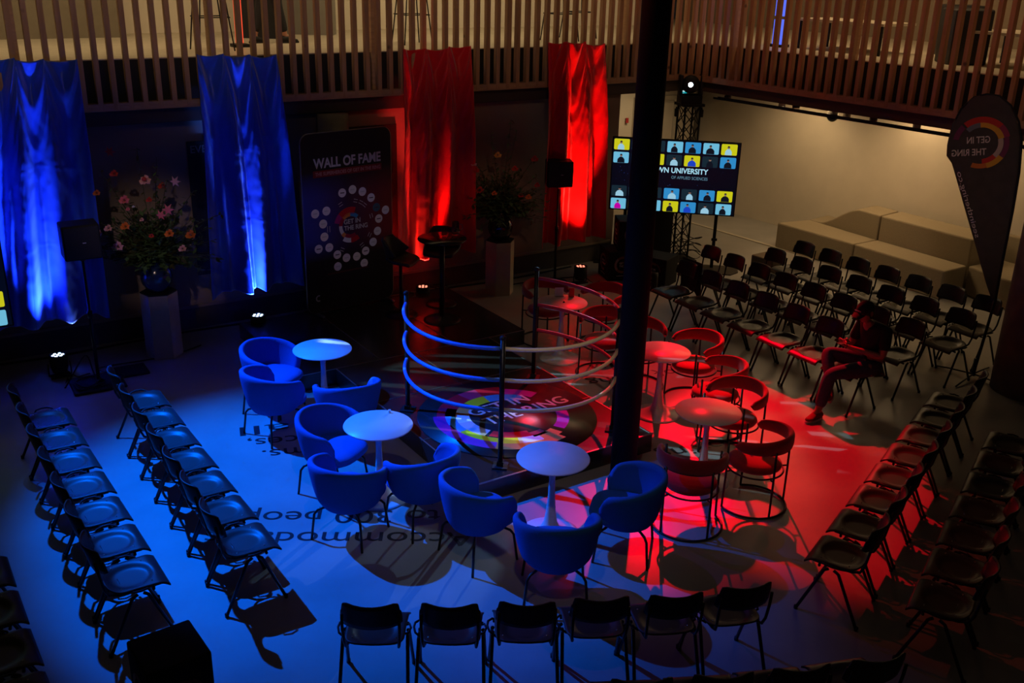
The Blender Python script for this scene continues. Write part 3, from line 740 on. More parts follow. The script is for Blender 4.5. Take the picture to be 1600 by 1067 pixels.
for i, (px_, py_) in enumerate(cir):
    x_ = (px_-70)/(1330-70)*BWd+.0; y_ = 1.12+(640-py_)/1440*1.31*.0 + (640-py_)*0.00107
    y_ += -(px_-760)*.00009
    s = MB(); s.prism([(x_+.058*cos(q_*pi/12), y_+.058*sin(q_*pi/12)) for q_ in range(24)], .002, .0035)
    s.build('round_badge', mat('badge_blue', (.05, .12, .22), .7) if i == 6 else m_frost, t)
    s = MB(); s.box((x_, y_, .0045), (.06, .012, .001)); s.build('badge_print', m_grey if i % 3 else mat('badge_dark', (.08, .04, .06), .7), t)
for a in (75, 60, 48, 115, 178, 182, 15, -30, -60, -115):
    c_, s_ = cos(radians(a)), sin(radians(a))
    s = MB()
    for k in (0, 1): s.add([(lc.x+c_*(.31+.035*k)-s_*.03*q, lc.y+s_*(.31+.035*k)+c_*.03*q, .004) for q in (-1, 1)]+[(lc.x+c_*(.318+.035*k)-s_*.03*q, lc.y+s_*(.318+.035*k)+c_*.03*q, .004) for q in (1, -1)], [(0, 1, 2, 3)])
    s.build('small_print', m_grey, t)
s = MB(); s.box((.62, .52, .003), (.62, .022, .002)); s.build('url_line', mat('faint_red', (.10, .02, .015), .8), t)
blocks_s = [(.6, 1.0, 60, 300, m_grey)]; 
lt2 = bpy.data.objects.new('small_logo', None); COL.objects.link(lt2); lt2.parent = t; lt2.matrix_local = I4(.16, .22, .003); blocks(lt2, .045, 0, blocks_s)

# dark wall posters behind the drapes
for (a, b, z0, z1, tx, xx, lb) in ((3.38, 3.95, .72, 2.43, 'EVE', .04, 'black wall poster beginning EVE beside the second blue drape'), (5.55, 6.25, .60, 2.47, 'ION', .32, 'black wall poster behind the banner, partly covered by the red drape')):
    t = thing('wall_poster', lb, 'poster', tuple(G(a, WL-.015, 0)), AE)
    MB().box(((b-a)/2, 0, (z0+z1)/2), (b-a, .02, z1-z0)).build('panel', m_print, t)
    o = text_mesh('lettering', tx, .13, mat('poster_txt', (.20, .19, .20), .8), t, frame((xx, -.012, z1-.14), (1, 0, 0), (0, 0, 1)), bold=.01)

# ------------------------------------------------------------------ drapes
def drape(name, label, a0, a1, b0, b1, z0, z1, m, folds, seed, amp=.15, pins=(0, .33, .66, 1)):
    rnd = random.Random(seed); H = z1-z0; nb = len(pins)-1
    lean = [rnd.uniform(-.10, .10) for _ in pins]; lean[0] = lean[-1] = 0
    wd = [rnd.uniform(.35, .7) for _ in range(nb)]; st_ = [rnd.uniform(.7, 1.2) for _ in range(nb)]; ph = [rnd.uniform(-.5, .5) for _ in range(nb)]
    sink = [rnd.uniform(0, .05) for _ in range(nb)]
    def f(u, v):          # v 0 top, 1 bottom
        d = v*H; z = z1-d; e = (a0+(a1-a0)*u)*(1-v)+(b0+(b1-b0)*u)*v
        pk = [p+l*v for p, l in zip(pins, lean)]
        k = 0
        while k < nb-1 and u > pk[k+1]: k += 1
        s = (u-pk[k])/(pk[k+1]-pk[k]); s = min(1, max(0, s)); sg = 1-(2*s-1)**2
        wq = s+.07*sin(2*pi*s+ph[k]*3)*v+.03*noise.noise(Vector((s*3, d*1.2, seed+k)))
        ridge = abs(cos(pi*wq))**1.8
        mid = math.exp(-((s-.5-ph[k]*.25)/.10)**2)*max(0, min(1, (d-.9)/.9))*wd[k]
        off = amp*(.35+.75*min(1, d/1.1))*(ridge+mid*.8)
        # swags: nested U creases hanging between the pins near the top
        dd = d-(.16+.62*st_[k]*min(1, (d+.12)))*sg*.95
        q = dd/(.24+.13*wd[k]); w = max(0, math.exp(-max(0, d-.30)/.38))
        cr_ = sin(2*pi*q+ph[k]*4); cr_ = cr_*abs(cr_)**.3
        off += .052*st_[k]*cr_*sg**.7*w
        for c in (.40, .70): off += .0035*math.exp(-((v-c-.01*sin(u*9))/.003)**2)
        off += .012*noise.noise(Vector((u*5+seed, v*7, 0)))+.004*noise.noise(Vector((u*22+seed, v*30, 0)))
        zt = -(sink[k]+.03*sg)*(1-v)**4
        zb = -.05*v*v*(ridge-.5)+.03*noise.noise(Vector((u*2, seed, 2)))*v
        return tuple(G(e, 12.025-off, z+zt+zb))
    o = MB().grid(170, 150, f).build(name, m, solid=.003)
    return tag(o, label, 'drape', 'drapes hung over the balcony')
drape('drape', 'blue satin drape at the left edge of the photo, hung over the balcony', 1.28, 2.16, .86, 2.14, .56, 3.53, m_satinB, 3.0, 1, pins=(0, .30, .62, 1))
drape('drape', 'blue satin drape between the flowers and the black banner', 3.46, 4.42, 3.36, 4.58, .58, 3.53, m_satinB, 3.0, 2)
drape('drape', 'red drape behind the bar table', 6.13, 7.15, 6.00, 7.20, .68, 3.53, m_satinR, 3.2, 3)
drape('drape', 'red drape behind the right loudspeaker', 8.42, 9.44, 8.36, 9.58, .58, 3.55, m_satinR, 2.8, 4)

# ------------------------------------------------------------------ par lights aimed at the drapes
def par(x, y, col, em, tx, power, lb, z=0.0, tz=2.0, deg=34):
    t = thing('uplight', lb, 'stage light', (x, y, z), AE, 'floor uplights at the drapes')
    body = MB().lathe([(.075, .06), (.085, .09), (.095, .13), (.10, .27), (.088, .275), (.085, .262), (.02, .26)], n=28).build('housing', m_black, t)
    le = MB()
    for k in range(7):
        a = k*pi/3; rr = .052 if k < 6 else 0; le.lathe([(.017, .263), (.015, .268)], (rr*cos(a), rr*sin(a), 0), 10)
    le.build('lens', mat('lens_'+em, (.1, .1, .1), .3, emit={'b': (.55, .75, 1.0), 'r': (1.0, .25, .15)}[em], es={'b': 4.0, 'r': 2.2}[em]), t)
    yk = MB()
    yk.tube([(-.115, 0, .17), (-.12, 0, .10), (-.12, .0, .02), (-.10, 0, .012), (.10, 0, .012), (.12, 0, .02), (.12, 0, .10), (.115, 0, .17)], .008, 6)
    yk.box((0, .05, .008), (.22, .03, .016)).box((0, -.05, .008), (.22, .03, .016)); yk.build('yoke', m_blackmetal, t)
    MB().tube([(.06, -.06, .09), (.10, -.12, .05), (.16, -.14, .01), (.3, -.10, .01)], .006, 6).build('power_lead', m_black, t)
    p = Vector((x, y, z+.29)); spot('uplight_beam', p, tx, col, power, deg, .6, .06)
    return t
BL2 = (.05, .16, 1.0)
par(-5.20, 10.54, BL2, 'b', tuple(G(1.42, 12.05, 1.7)), 750, 'black floor uplight with bluish white lenses below the left blue drape', deg=34)
par(-3.28, 12.05, BL2, 'b', tuple(G(4.0, 12.05, 2.2)), 850, 'black floor uplight below the blue drape next to the banner', deg=34)
par(-1.28, 13.42, (1, .03, .02), 'r', tuple(G(6.5, 12.05, 1.8)), 750, 'black floor uplight with red lenses behind the stage table', deg=34)
par(1.02, 14.62, (1, .03, .02), 'r', tuple(G(8.98, 12.05, 2.2)), 800, 'black floor uplight with red lenses left of the branded cubes', deg=36)
# pale LED cores of the uplights grazing the cloth
spot('uplight_core', (-5.12, 10.80, .3), tuple(G(1.80, 12.02, 1.5)), (.40, .58, 1.0), 40, 22, 1.0, .03)
spot('uplight_core', (-3.20, 12.0, .3), tuple(G(4.05, 12.02, 2.4)), (.40, .58, 1.0), 45, 20, 1.0, .03)
spot('uplight_core', (-1.36, 13.3, .3), tuple(G(6.40, 12.02, 1.7)), (1.0, .40, .18), 40, 20, 1.0, .03)
spot('uplight_core', (.95, 14.5, .3), tuple(G(8.95, 12.02, 2.0)), (1.0, .28, .12), 30, 20, 1.0, .03)

# ------------------------------------------------------------------ loudspeakers on stands
def speaker(x, y, rz, lb1, lb2, plates=False):
    t = thing('speaker_stand', lb1, 'stand', (x, y, 0), rz, 'loudspeaker stands')
    MB().lathe([(.020, .02), (.020, .85), (.014, .86), (.014, 1.50)], n=14).build('pole', m_blackmetal, t)
    MB().lathe([(.028, .80), (.028, .88)], n=14).build('collar', m_blackmetal, t)
    if plates: MB().rbox((-.02, 0, .015), (.56, .50, .03), .012).build('base_plate', m_black, t); MB().rbox((.40, .2, .012), (.34, .34, .024), .01).build('base_plate', m_black, t)
    else: MB().lathe([(.20, 0), (.20, .012), (.03, .03)], n=30).build('base_plate', m_black, t)
    sp = thing('loudspeaker', lb2, 'loudspeaker', (x, y, 1.50), rz, 'loudspeakers on stands')
    MB().rbox((0, 0, .19), (.38, .30, .38), .02).build('cabinet', m_black, sp)
    MB().box((0, -.152, .19), (.34, .006, .34)).build('grille', mat('speaker_grille', (.02, .02, .022), .8, var=.3, scale=90), sp)
    MB().box((.02, -.157, .19), (.035, .003, .01)).build('badge', m_grey, sp)
    MB().lathe([(.03, -.04), (.03, .0)], n=14).build('socket', m_blackmetal, sp)
speaker(-4.68, 10.35, radians(32), 'black speaker pole with square floor plates on the left', 'black cube loudspeaker on the pole in front of the left blue drape', True)
speaker(.63, 14.62, radians(8), 'black speaker pole in front of the right red drape', 'black cube loudspeaker in front of the right red drape')

# ------------------------------------------------------------------ cables
def cable(pts, lb, r=.008):
    # Catmull-Rom smooth
    P_ = [Vector(p) for p in pts]; out = []
    for i in range(len(P_)-1):
        p0, p1, p2, p3 = P_[max(i-1, 0)], P_[i], P_[i+1], P_[min(i+2, len(P_)-1)]
        for k in range(6):
            q = k/6; out.append(.5*((2*p1)+(p2-p0)*q+(2*p0-5*p1+4*p2-p3)*q*q+(3*p1-3*p2+p3-p0)*q**3))
    out.append(P_[-1])
    return tag(MB().tube(out, r, 6).build('cable', m_black), lb, 'cable')
cable([G(-1, 12.35, .01), G(.5, 12.38, .01), G(1.6, 12.30, .01), G(3, 12.38, .01), G(4.2, 12.3, .01)], 'black cable along the plinth behind the left flower pedestal', .014)
cable([G(5.8, 12.33, .012), G(6.8, 12.36, .012), G(8.0, 12.28, .012), G(9.3, 12.36, .012)], 'black cable along the plinth behind the right flower pedestal', .014)
cable([(-5.1, 10.5, .01), (-5.0, 10.2, .01), (-4.85, 10.45, .3), (-4.75, 10.4, .12), (-4.6, 10.2, .04), (-4.45, 10.5, .04), (-4.85, 10.75, .02), (-4.2, 11.2, .01), (-3.9, 11.6, .01)], 'black cable looping around the left speaker pole')
cable([(-4.9, 10.2, .045), (-4.75, 10.05, .05), (-4.6, 10.3, .055), (-4.8, 10.45, .05), (-4.9, 10.25, .06), (-4.7, 10.1, .065), (-4.65, 10.35, .07)], 'coil of black cable on the left speaker plate', .011)
cable([(-.15, 14.3, .01), (.1, 14.5, .01), (.6, 14.75, .01), (1.0, 14.9, .01)], 'black cable on the floor behind the right speaker pole')
for k in range(4):
    c = isect(0, 0); cx, cy, z = 2.92, 16.25, .03+.1*k
    cable([(cx+.22*cos(a*1.05+k), cy+.16*sin(a*1.05+k), z+.05*sin(a*2+k)) for a in range(7)], 'black cable loop, %s of the coils beside the truss' % ORD[k], .008)

# ------------------------------------------------------------------ pedestals with flowers
def leaf(s, p, d, L, w):
    d = d.normalized(); sd = d.cross(Vector((0, 0, 1)));
    if sd.length < .1: sd = Vector((1, 0, 0))
    sd.normalize(); n_ = d.cross(sd)
    a = p; b = p+d*L*.45+sd*w+n_*w*.2; c = p+d*L-Vector((0, 0, L*.15)); e = p+d*L*.45-sd*w+n_*w*.2
    s.add([a, b, c, e], [(0, 1, 2), (0, 2, 3)], True)
def rose(p, r, m, parent, name='rose', m2=None):
    s = MB()
    for k in range(14):
        a = k*2.4; rr = r*(.18+.82*(k/13)); t_ = .25+.75*(k/13); ax = Vector((cos(a), sin(a), 0)); sd = Vector((-sin(a), cos(a), 0))
        q = Vector(p)+ax*rr*.35
        s.grid(4, 4, lambda u, v: tuple(q+sd*((u-.5)*rr*1.1*(1-.25*v))+ax*(v*v*rr*.65*t_)+Vector((0, -.1*rr, v*rr*(1.15-.8*t_)))-Vector((0, 0, .2*r*(abs(u-.5)*2)**2))))
    P0 = Vector(p); Rt = Matrix.Rotation(radians(62), 3, 'X'); s.v = [P0+Rt @ (q_-P0) for q_ in s.v]
    o = s.build(name, m, parent)
    if m2: MB().sphere(p+Vector((0, -r*.45, r*.2)), r*.38, 10, 6).build('rose_heart', m2, o)
    return o
def lily(p, r, m, parent):
    s = MB()
    for k in range(6):
        a = k*pi/3; ax = Vector((cos(a), .3, sin(a))).normalized(); sd = ax.cross(Vector((0, 1, 0))).normalized()
        s.grid(3, 5, lambda u, v: tuple(Vector(p)+ax*(v*r)+sd*((u-.5)*r*.42*sin(pi*min(.97, v+.12)))+Vector((0, -.5*r*v*(1-v), 0))))
    return s.build('lily', m, parent)
def flower_set(x, y, zt, rzp, H, lbp, lbv, lbb, seed, mv, flowers, sprays, spread, six=True):
    t = thing('flower_pedestal', lbp, 'pedestal', (x, y, 0), rzp, 'flower pedestals')
    n = 6; MB().prism([(.215*cos(i*2*pi/n), .215*sin(i*2*pi/n)) for i in range(n)], 0, H).build('column_body', m_ped, t)
    MB().prism([(.21*cos(i*2*pi/n), .21*sin(i*2*pi/n)) for i in range(n)], H, H+.015).build('cap', m_black, t)
    v = tag(MB().lathe([(.07, 0), (.12, .02), (.17, .10), (.185, .18), (.17, .27), (.12, .34), (.085, .37), (.10, .40), (.085, .40), (.075, .36)], n=40).build('vase', mv, loc=(x, y, H+.015)), lbv, 'vase', 'vases on pedestals')
    b = thing('flower_arrangement', lbb, 'flowers', (x, y, H+.40), 0, 'flower arrangements')
    rnd = random.Random(seed); lf = MB(); stems = MB(); lf2 = MB()
    for k in range(200):
        a = rnd.uniform(0, 2*pi); el = rnd.uniform(-.15, 1.45); L = rnd.uniform(.18, .46)*spread
        d = Vector((cos(a)*cos(el)*1.1, sin(a)*cos(el)*.6, sin(el))); tip = d*L
        stems.tube([(0, 0, -.05), tuple(d*L*.5+Vector((0, 0, .03))), tuple(tip)], .003, 4)
        for q in range(9):
            w = .25+.75*q/8; pp = d*L*w+Vector((rnd.uniform(-.03, .03), rnd.uniform(-.03, .03), rnd.uniform(-.03, .03)))
            dd = Vector((rnd.uniform(-1, 1), rnd.uniform(-1, .6), rnd.uniform(-.6, .8)))+d*.6
            leaf(lf if k % 3 else lf2, pp, dd, rnd.uniform(.06, .12), rnd.uniform(.016, .032))
    for (dx, dz, L2) in sprays:
        d = Vector((dx, rnd.uniform(-.2, .1), dz)); p0 = Vector((0, 0, 0)); path = [tuple(d*(k/6)+Vector((0, 0, .10*sin(pi*k/6)*abs(dx)))) for k in range(7)]
        stems.tube(path, .004, 5)
        for q in range(26):
            w = .3+.7*q/25; pp = d*w+Vector((0, 0, .10*sin(pi*w)*abs(dx)))
            leaf(lf2 if q % 2 else lf, pp, Vector((rnd.uniform(-1, 1), rnd.uniform(-1, 1), rnd.uniform(-.8, .8))), rnd.uniform(.05, .09), .016)
    lf.build('foliage', m_leaf, b); lf2.build('foliage', m_leafr, b); stems.build('stems', m_leafr, b)
    for (fx, fy, fz, r, kind, mm) in flowers:
        p = Vector((fx, fy, fz))
        if kind == 'lily': lily(p, r, mm, b)
        elif kind == 'rose2': rose(p, r, mm, b, 'rose', m_redpet)
        else: rose(p, r, mm, b, kind)
k_ = .0088
def ff(px_, py_, cx, cy): return ((px_-cx)*k_, -(py_-cy)*k_*1.06)
FL = []
for (px_, py_, r, kd, mm) in [(261, 317, .055, 'rose2', m_pinkl), (229, 343, .050, 'rose', m_pink), (272, 363, .055, 'lily', m_pink), (288, 352, .06, 'lily', m_pink), (218, 399, .055, 'rose', m_pinkl),
                              (296, 320, .055, 'lily', m_pinkl), (192, 384, .04, 'rose', m_pinkl), (204, 379, .04, 'rose', m_pinkl), (177, 387, .04, 'rose', m_pinkl), (231, 373, .045, 'orange_blossom', m_orange),
                              (287, 381, .045, 'orange_blossom', m_orange), (309, 386, .05, 'orange_blossom', m_orange), (216, 286, .055, 'lily', m_redpet), (224, 309, .04, 'blossom', m_redpet), (199, 333, .035, 'blossom', m_orange),
                              (251, 366, .022, 'bud', m_pinkl), (260, 343, .03, 'blossom', m_redpet), (278, 326, .04, 'blossom', m_redpet), (263, 385, .025, 'blossom', m_redpet), (237, 352, .02, 'bud', m_pink), (244, 349, .014, 'bud', m_white), (298, 403, .04, 'blossom', m_pinkl)]:
    a_, b_ = ff(px_, py_, 252, 425); FL.append((a_, -.22+.08*sin(px_), b_, r*1.25, kd, mm))
flower_set(-4.25, 11.30, 0, .3, .80, 'beige hexagonal pedestal at the left carrying a blue vase', 'round dark blue vase on the left pedestal', 'flower arrangement with pink roses and lilies in the blue vase', 3, m_vase, FL,
           [(-.85, .42, 1), (-.70, .55, 1), (.80, .55, 1), (.55, .25, 1), (-.45, 1.05, 1), (-.1, 1.3, 1), (.12, 1.2, 1), (.30, 1.0, 1), (.55, .85, 1), (-.55, .15, 1), (-.35, -.1, 1)], 1.65)
FR = []
for (px_, py_, r, kd, mm) in [(780, 259, .045, 'blossom', m_yellow), (833, 263, .045, 'rose', m_redpet), (748, 280, .05, 'blossom', m_redpet), (755, 308, .05, 'rose', m_redpet), (776, 312, .035, 'rose', m_orange), (826, 316, .04, 'orange_blossom', m_orange),
                              (815, 314, .035, 'blossom', m_redpet), (746, 272, .035, 'blossom', m_pinkl), (838, 299, .035, 'blossom', m_redpet), (805, 277, .04, 'blossom', m_redpet)]:
    a_, b_ = (px_-786)*.0097, -(py_-345)*.0102; FR.append((a_, -.2, b_, r*1.2, kd, mm))
flower_set(-.21, 14.05, 0, .3, .80, 'beige hexagonal pedestal between the red drapes', 'round black vase between the red drapes', 'dark leafy flower arrangement between the red drapes', 5, m_vaseb, FR,
           [(-.45, .9, 1), (-.15, 1.15, 1), (.12, 1.35, 1), (.2, 1.2, 1), (.45, .8, 1), (-.5, .3, 1), (.55, .35, 1), (-.5, -.15, 1), (.5, -.1, 1), (-.3, -.2, 1), (.5, .55, 1)], 1.45)

# ------------------------------------------------------------------ branded cubes
mcube = mat('cube_print', (.005, .005, .006), .8, var=.2, spec=.2)
def cube(x, y, z, rz, sz, lb, tall=1.0, side=True):
    t = thing('branded_cube', lb, 'cube', (x, y, z), rz, 'black branded seat cubes')
    h = sz*tall
    MB().rbox((0, 0, h/2), (sz, sz, h), .015).build('body', mcube, t)
    for face in ((0, -1), (-1, 0)):
        l = bpy.data.objects.new('logo', None); COL.objects.link(l); l.parent = t
        if face[1]: l.matrix_local = frame((0, -sz/2-.002, h*.55), (1, 0, 0), (0, 0, 1))
        else: l.matrix_local = frame((-sz/2-.002, 0, h*.55), (0, -1, 0), (0, 0, 1))
        cc = [mat('logo_brown', (.16, .05, .03), .7), mat('logo_pale', (.30, .24, .22), .7), mat('logo_orange', (.28, .09, .02), .7)]
        blocks(l, .135, 0, [(.72, 1.0, 60, 130, cc[0]), (.72, 1.0, 130, 220, cc[1]), (.72, 1.0, 220, 300, cc[2]), (.9, 1.05, 0, 60, cc[0])])
        text_mesh('lettering', 'GET IN', .045, m_grey, l, I4(-.055, .012, .001), width=.11, bold=.01); text_mesh('lettering', 'THE RING', .045, m_grey, l, I4(-.055, -.035, .001), width=.16, bold=.01)
        MB().box((0, -.175, .0005), (.19, .008, .001)).build('strap_line', m_grey, l)
    return t
cube(1.62, 15.00, 0, radians(14), .47, 'black branded cube on the floor left of the steel column')
cube(1.80, 15.05, .47, radians(4), .46, 'black branded cube stacked on top beside the screen')
cube(2.22, 14.72, 0, radians(-32), .45, 'black branded cube behind the steel column near the audience chairs')
cube(-2.08, 5.06, 0, radians(-33+70), .40, 'black cube podium at the bottom left end of the second chair row', tall=1.5)
MB_ = tag(MB().prism([(-.15, -.18), (.18, -.2), (.2, .15), (-.1, .2)], 0, .012).tube([(.1, 0, 0), (.12, 0, .03)], .02).build('cable_ramp', m_black, loc=(1.45, 15.9, 0)), 'low black floor ramp behind the cubes', 'floor ramp')

# ------------------------------------------------------------------ truss, moving head, screen
t = thing('truss_tower', 'black lattice truss tower in the corner behind the screen', 'truss', (2.72, 16.12, 0), .3)
s = MB(); q = .13
for sx in (-1, 1):
    for sy in (-1, 1): s.tube([(sx*q, sy*q, .02), (sx*q, sy*q, 2.52)], .018, 8)
s.build('chords', m_black, t); s = MB()
for k in range(8):
    z0 = .05+k*.31; z1 = z0+.31
    for (ax, ay, bx_, by_) in ((-q, -q, q, -q), (q, -q, q, q), (q, q, -q, q), (-q, q, -q, -q)):
        s.tube([(ax, ay, z0), (bx_, by_, z1)], .008, 6); s.tube([(bx_, by_, z0), (ax, ay, z1)], .008, 6)
s.build('lattice', m_black, t)
MB().box((0, 0, .01), (.5, .5, .02)).build('base_plate', m_black, t); MB().box((0, 0, 2.54), (.36, .36, .04)).build('top_plate', m_black, t)
t = thing('moving_head', 'black moving head stage light with bright white lens on the truss', 'stage light', (2.70, 16.05, 2.56), .15)
MB().rbox((0, 0, .07), (.34, .28, .14), .02).build('base', m_black, t)
for sx in (-1, 1): MB().rbox((sx*.165, 0, .28), (.05, .14, .32), .02).build('yoke_arm', m_black, t)
hd = bpy.data.objects.new('head', None); COL.objects.link(hd); hd.parent = t
MB().lathe([(.08, -.16), (.13, -.10), (.14, .05), (.105, .15), (.095, .16)], (0, 0, 0), 28).build('head_body', m_black, hd)
MB().lathe([(.036, .1605), (.032, .164)], (0, 0, 0), 20).build('lens', mat('lens_white', (.1, .1, .1), .2, emit=(.75, .93, 1.0), es=14), hd)
hd.location = (0, 0, .30); hd.rotation_euler = Matrix.Rotation(-.15, 3, 'Z').to_euler()
dq = (Vector((0, 0, 4.6))-Vector((2.7, 16.05, 2.86))); dl = rotz(-.15) @ dq; hd.rotation_euler = (Vector(dl)+Vector((0, 0, -1.3))).to_track_quat('Z', 'Y').to_euler()
for sx in (-1, 1): tag(MB().rbox((0, 0, 0), (.05, .09, .12), .01).tube([(0, 0, .06), (0, 0, .09)], .012).build('rigging_clamp', m_black, loc=(2.70+sx*.2, 16.0, 2.42)), '%s black rigging clamp on the truss head' % ('left' if sx < 0 else 'right'), 'clamp')
tag(MB().box((0, 0, 0), (.05, .04, .09)).build('call_point', mat('alarm_red', (.4, .02, .02), .5), loc=tuple(G(12.25, 14.74, 1.83))), 'small red alarm box on the back wall left of the column', 'alarm box')

MK = dict(Y=mat('tile_yellow', (0, 0, 0), .5, emit=(.62, .60, .01), es=.9), L=mat('tile_light_blue', (0, 0, 0), .5, emit=(.16, .52, .74), es=.9), B=mat('tile_blue', (0, 0, 0), .5, emit=(.03, .27, .60), es=.9),
          D=mat('tile_dark', (0, 0, 0), .5, emit=(.008, .022, .034), es=.9), K=mat('screen_black', (.004, .004, .006), .3, emit=(.001, .002, .006), es=1), s=mat('figure_dark', (0, 0, 0), .5, emit=(.004, .006, .012), es=1),
          f=mat('figure_skin', (0, 0, 0), .5, emit=(.22, .13, .10), es=1), w=mat('figure_pale', (0, 0, 0), .5, emit=(.30, .55, .70), es=1), b=mat('figure_blue', (0, 0, 0), .5, emit=(.01, .05, .5), es=1), m=mat('figure_magenta', (0, 0, 0), .5, emit=(.5, .0, .35), es=1),
          T=mat('screen_text', (0, 0, 0), .5, emit=(.38, .70, .85), es=1), t=mat('screen_text_thin', (0, 0, 0), .5, emit=(.10, .22, .30), es=1))
def screen(Mw, lb1, SW, SH, cols=7):
    t = thing('display_screen', lb1, 'screen'); t.matrix_world = Mw
    MB().box((SW/2, SH/2, -.03), (SW, SH, .06)).build('housing', m_black, t)
    MB().box((SW/2, SH/2, .001), (SW-.03, SH-.03, .002)).build('panel', MK['K'], t)
    rows_ = ['YLDLBLY', 'LBYDYDB', 'DLDBDBY', 'LYLYBDL']; bod = ['wssss sw'.replace(' ', ''), 'sswwbss', 'wsswwss', 'mswsbws']
    pw = (SW-.05)/7; y0s = [SH-.02-.175, SH-.02-.175-.205, .225, .02]
    for r in range(4):
        for c in range(7):
            x0 = .028+c*pw; yb = y0s[r]; w_ = pw-.035; h_ = .17
            MB().prism(rrect(x0, yb, x0+w_, yb+h_, .018, 4), .002, .0035).build('picture_tile', MK[rows_[r][c]], t)
            fg = MB(); cx = x0+w_/2+.01*((c*3+r) % 3-1)
            wv = .052+.006*((c+r) % 3)
            fg.add([(cx-wv, yb+.002, .0042), (cx+wv, yb+.002, .0042), (cx+wv*.95, yb+.055, .0042), (cx+wv*.55, yb+.085, .0042), (cx+.010, yb+.095, .0042), (cx-.010, yb+.095, .0042), (cx-wv*.55, yb+.085, .0042), (cx-wv*.95, yb+.055, .0042)], [tuple(range(8))])
            k = bod[r][c]; o = fg.build('figure', MK[k], t)
            MB().lathe([(.020, 0), (.020, .0004)], (cx, yb+.116, .0044), 14).build('figure_head', MK['f'] if k != 's' or c % 2 else MK['f'], o)
            MB().add([(cx-.018, yb+.12, .0050), (cx+.018, yb+.12, .0050), (cx+.014, yb+.140, .0050), (cx-.014, yb+.140, .0050)], [(0, 1, 2, 3)]).build('figure_hair', MK['s'], o)
    rnd = random.Random(4); st_ = MB()
    for k in range(60):
        x_ = rnd.uniform(.05, SW-.05); y_ = rnd.uniform(.42, SH-.44)
        if abs(x_-1.2) < .45 and abs(y_-.66) < .14: continue
        q_ = rnd.choice((.003, .004, .007)); st_.box((x_, y_, .0025), (q_, q_, .001))
    st_.build('star_dots', mat('star_blue', (0, 0, 0), .5, emit=(.03, .08, .35), es=1), t)
    text_mesh('lettering', 'WN UNIVERSITY', .115, MK['T'], t, I4(SW*.765, SH*.555, .003), bold=.02, width=.80, align='RIGHT')
    text_mesh('lettering', 'OF APPLIED SCIENCES', .065, MK['t'], t, I4(SW*.765, SH*.475, .003), width=.56, align='RIGHT')
    return t
KS = .975; q0 = Vector((1.535*KS, 16.112*KS, 4.627-(4.627-.815)*KS)); q1 = Vector((3.54*KS, 15.793*KS, q0.z-.02)); SWd = (q1-q0).length
screen(frame(q0, (q1.x-q0.x, q1.y-q0.y, 0), (0, 0, 1)), 'large display screen with yellow and blue portrait tiles behind the steel column', SWd, 1.155)
t = thing('screen_stand', 'black pole stand with dark floor plate under the large screen', 'stand', (3.20, 15.52, 0), atan2(-.32, 2.0))
MB().box((0, .06, .47), (.05, .05, .94)).build('pole', m_black, t); MB().box((-1.45, .06, .47), (.05, .05, .90)).build('pole', m_black, t)
MB().prism([(-.42, -.28), (.30, -.28), (.42, -.1), (.42, .2), (-.42, .2)], 0, .02).build('base_plate', mat('plate_grey', (.05, .045, .04), .4, .6), t); MB().box((-1.45, 0, .01), (.7, .45, .02)).build('base_plate', m_black, t)
MB().box((.0, -.0, .5), (.09, .02, .04)).build('bracket', m_black, t)
q0 = Vector((-7.0, 8.85, .85)); q1 = Vector((-5.31, 9.915, .85)); screen(frame(q1-(q1-q0).normalized()*SWd, q1-q0, (0, 0, 1)), 'second display screen just entering the photo at the left edge', SWd, 1.18)

# ------------------------------------------------------------------ benches
def poly_block(name, pts, z0, z1, lb, mm=m_sofa):
    o = MB().prism([(p[0], p[1]) for p in pts], z0, z1).build(name, mm, bevel=.025)
    return tag(o, lb, 'bench', 'felt bench modules along the right wall')
def sh(p, k=.006): return p
poly_block('bench_module', [(4.57, 16.97), (5.49, 15.66), (5.965, 15.985), (5.62, 16.55), (5.20, 17.25)], 0, .45, 'low taupe bench module at the left end by the bare wall')
poly_block('bench_module', [(5.50, 15.645), (6.39, 14.22), (6.87, 14.56), (5.975, 15.97)], 0, .45, 'low taupe bench module in the middle, in front of the high block')
poly_block('bench_module', [(6.89, 14.55), (7.08, 14.0), (7.7, 13.2), (8.38, 13.70), (7.545, 14.985)], 0, .45, 'low taupe bench module at the right behind the feather flag')
poly_block('bench_module', [(5.985, 15.98), (6.90, 14.60), (7.40, 14.95), (6.43, 16.34)], 0, .85, 'high taupe bench block at the back, right of the curved one')
poly_block('bench_module', [(7.565, 14.99), (8.41, 13.72), (8.50, 13.78), (7.64, 15.04)], 0, .85, 'high taupe bench block at the far right behind the flag')
s = MB(); a = Vector((5.21, 17.26, 0)); b = Vector((5.975, 15.995, 0)); bk = (Vector((6.42, 16.35, 0))-Vector((5.985, 15.98, 0)))
N = 24; vs = []
for i in range(N+1):
    k = i/N; e = k*k*(3-2*k); e = min(1, max(0, (k-.12)/.62)); e = e*e*(3-2*e); z = .45+.40*e; p = a.lerp(b, k)
    vs += [(p.x, p.y, 0), (p.x, p.y, z), (p.x+bk.x, p.y+bk.y, z), (p.x+bk.x, p.y+bk.y, 0)]
fs = []
for i in range(N):
    for k in range(4): fs.append((i*4+k, i*4+(k+1) % 4, (i+1)*4+(k+1) % 4, (i+1)*4+k))
fs += [(3, 2, 1, 0), (N*4, N*4+1, N*4+2, N*4+3)]
s.add(vs, fs); tag(s.build('bench_module', m_sofa, bevel=.02), 'curved taupe bench block rising like a wave at the back left', 'bench', 'felt bench modules along the right wall')
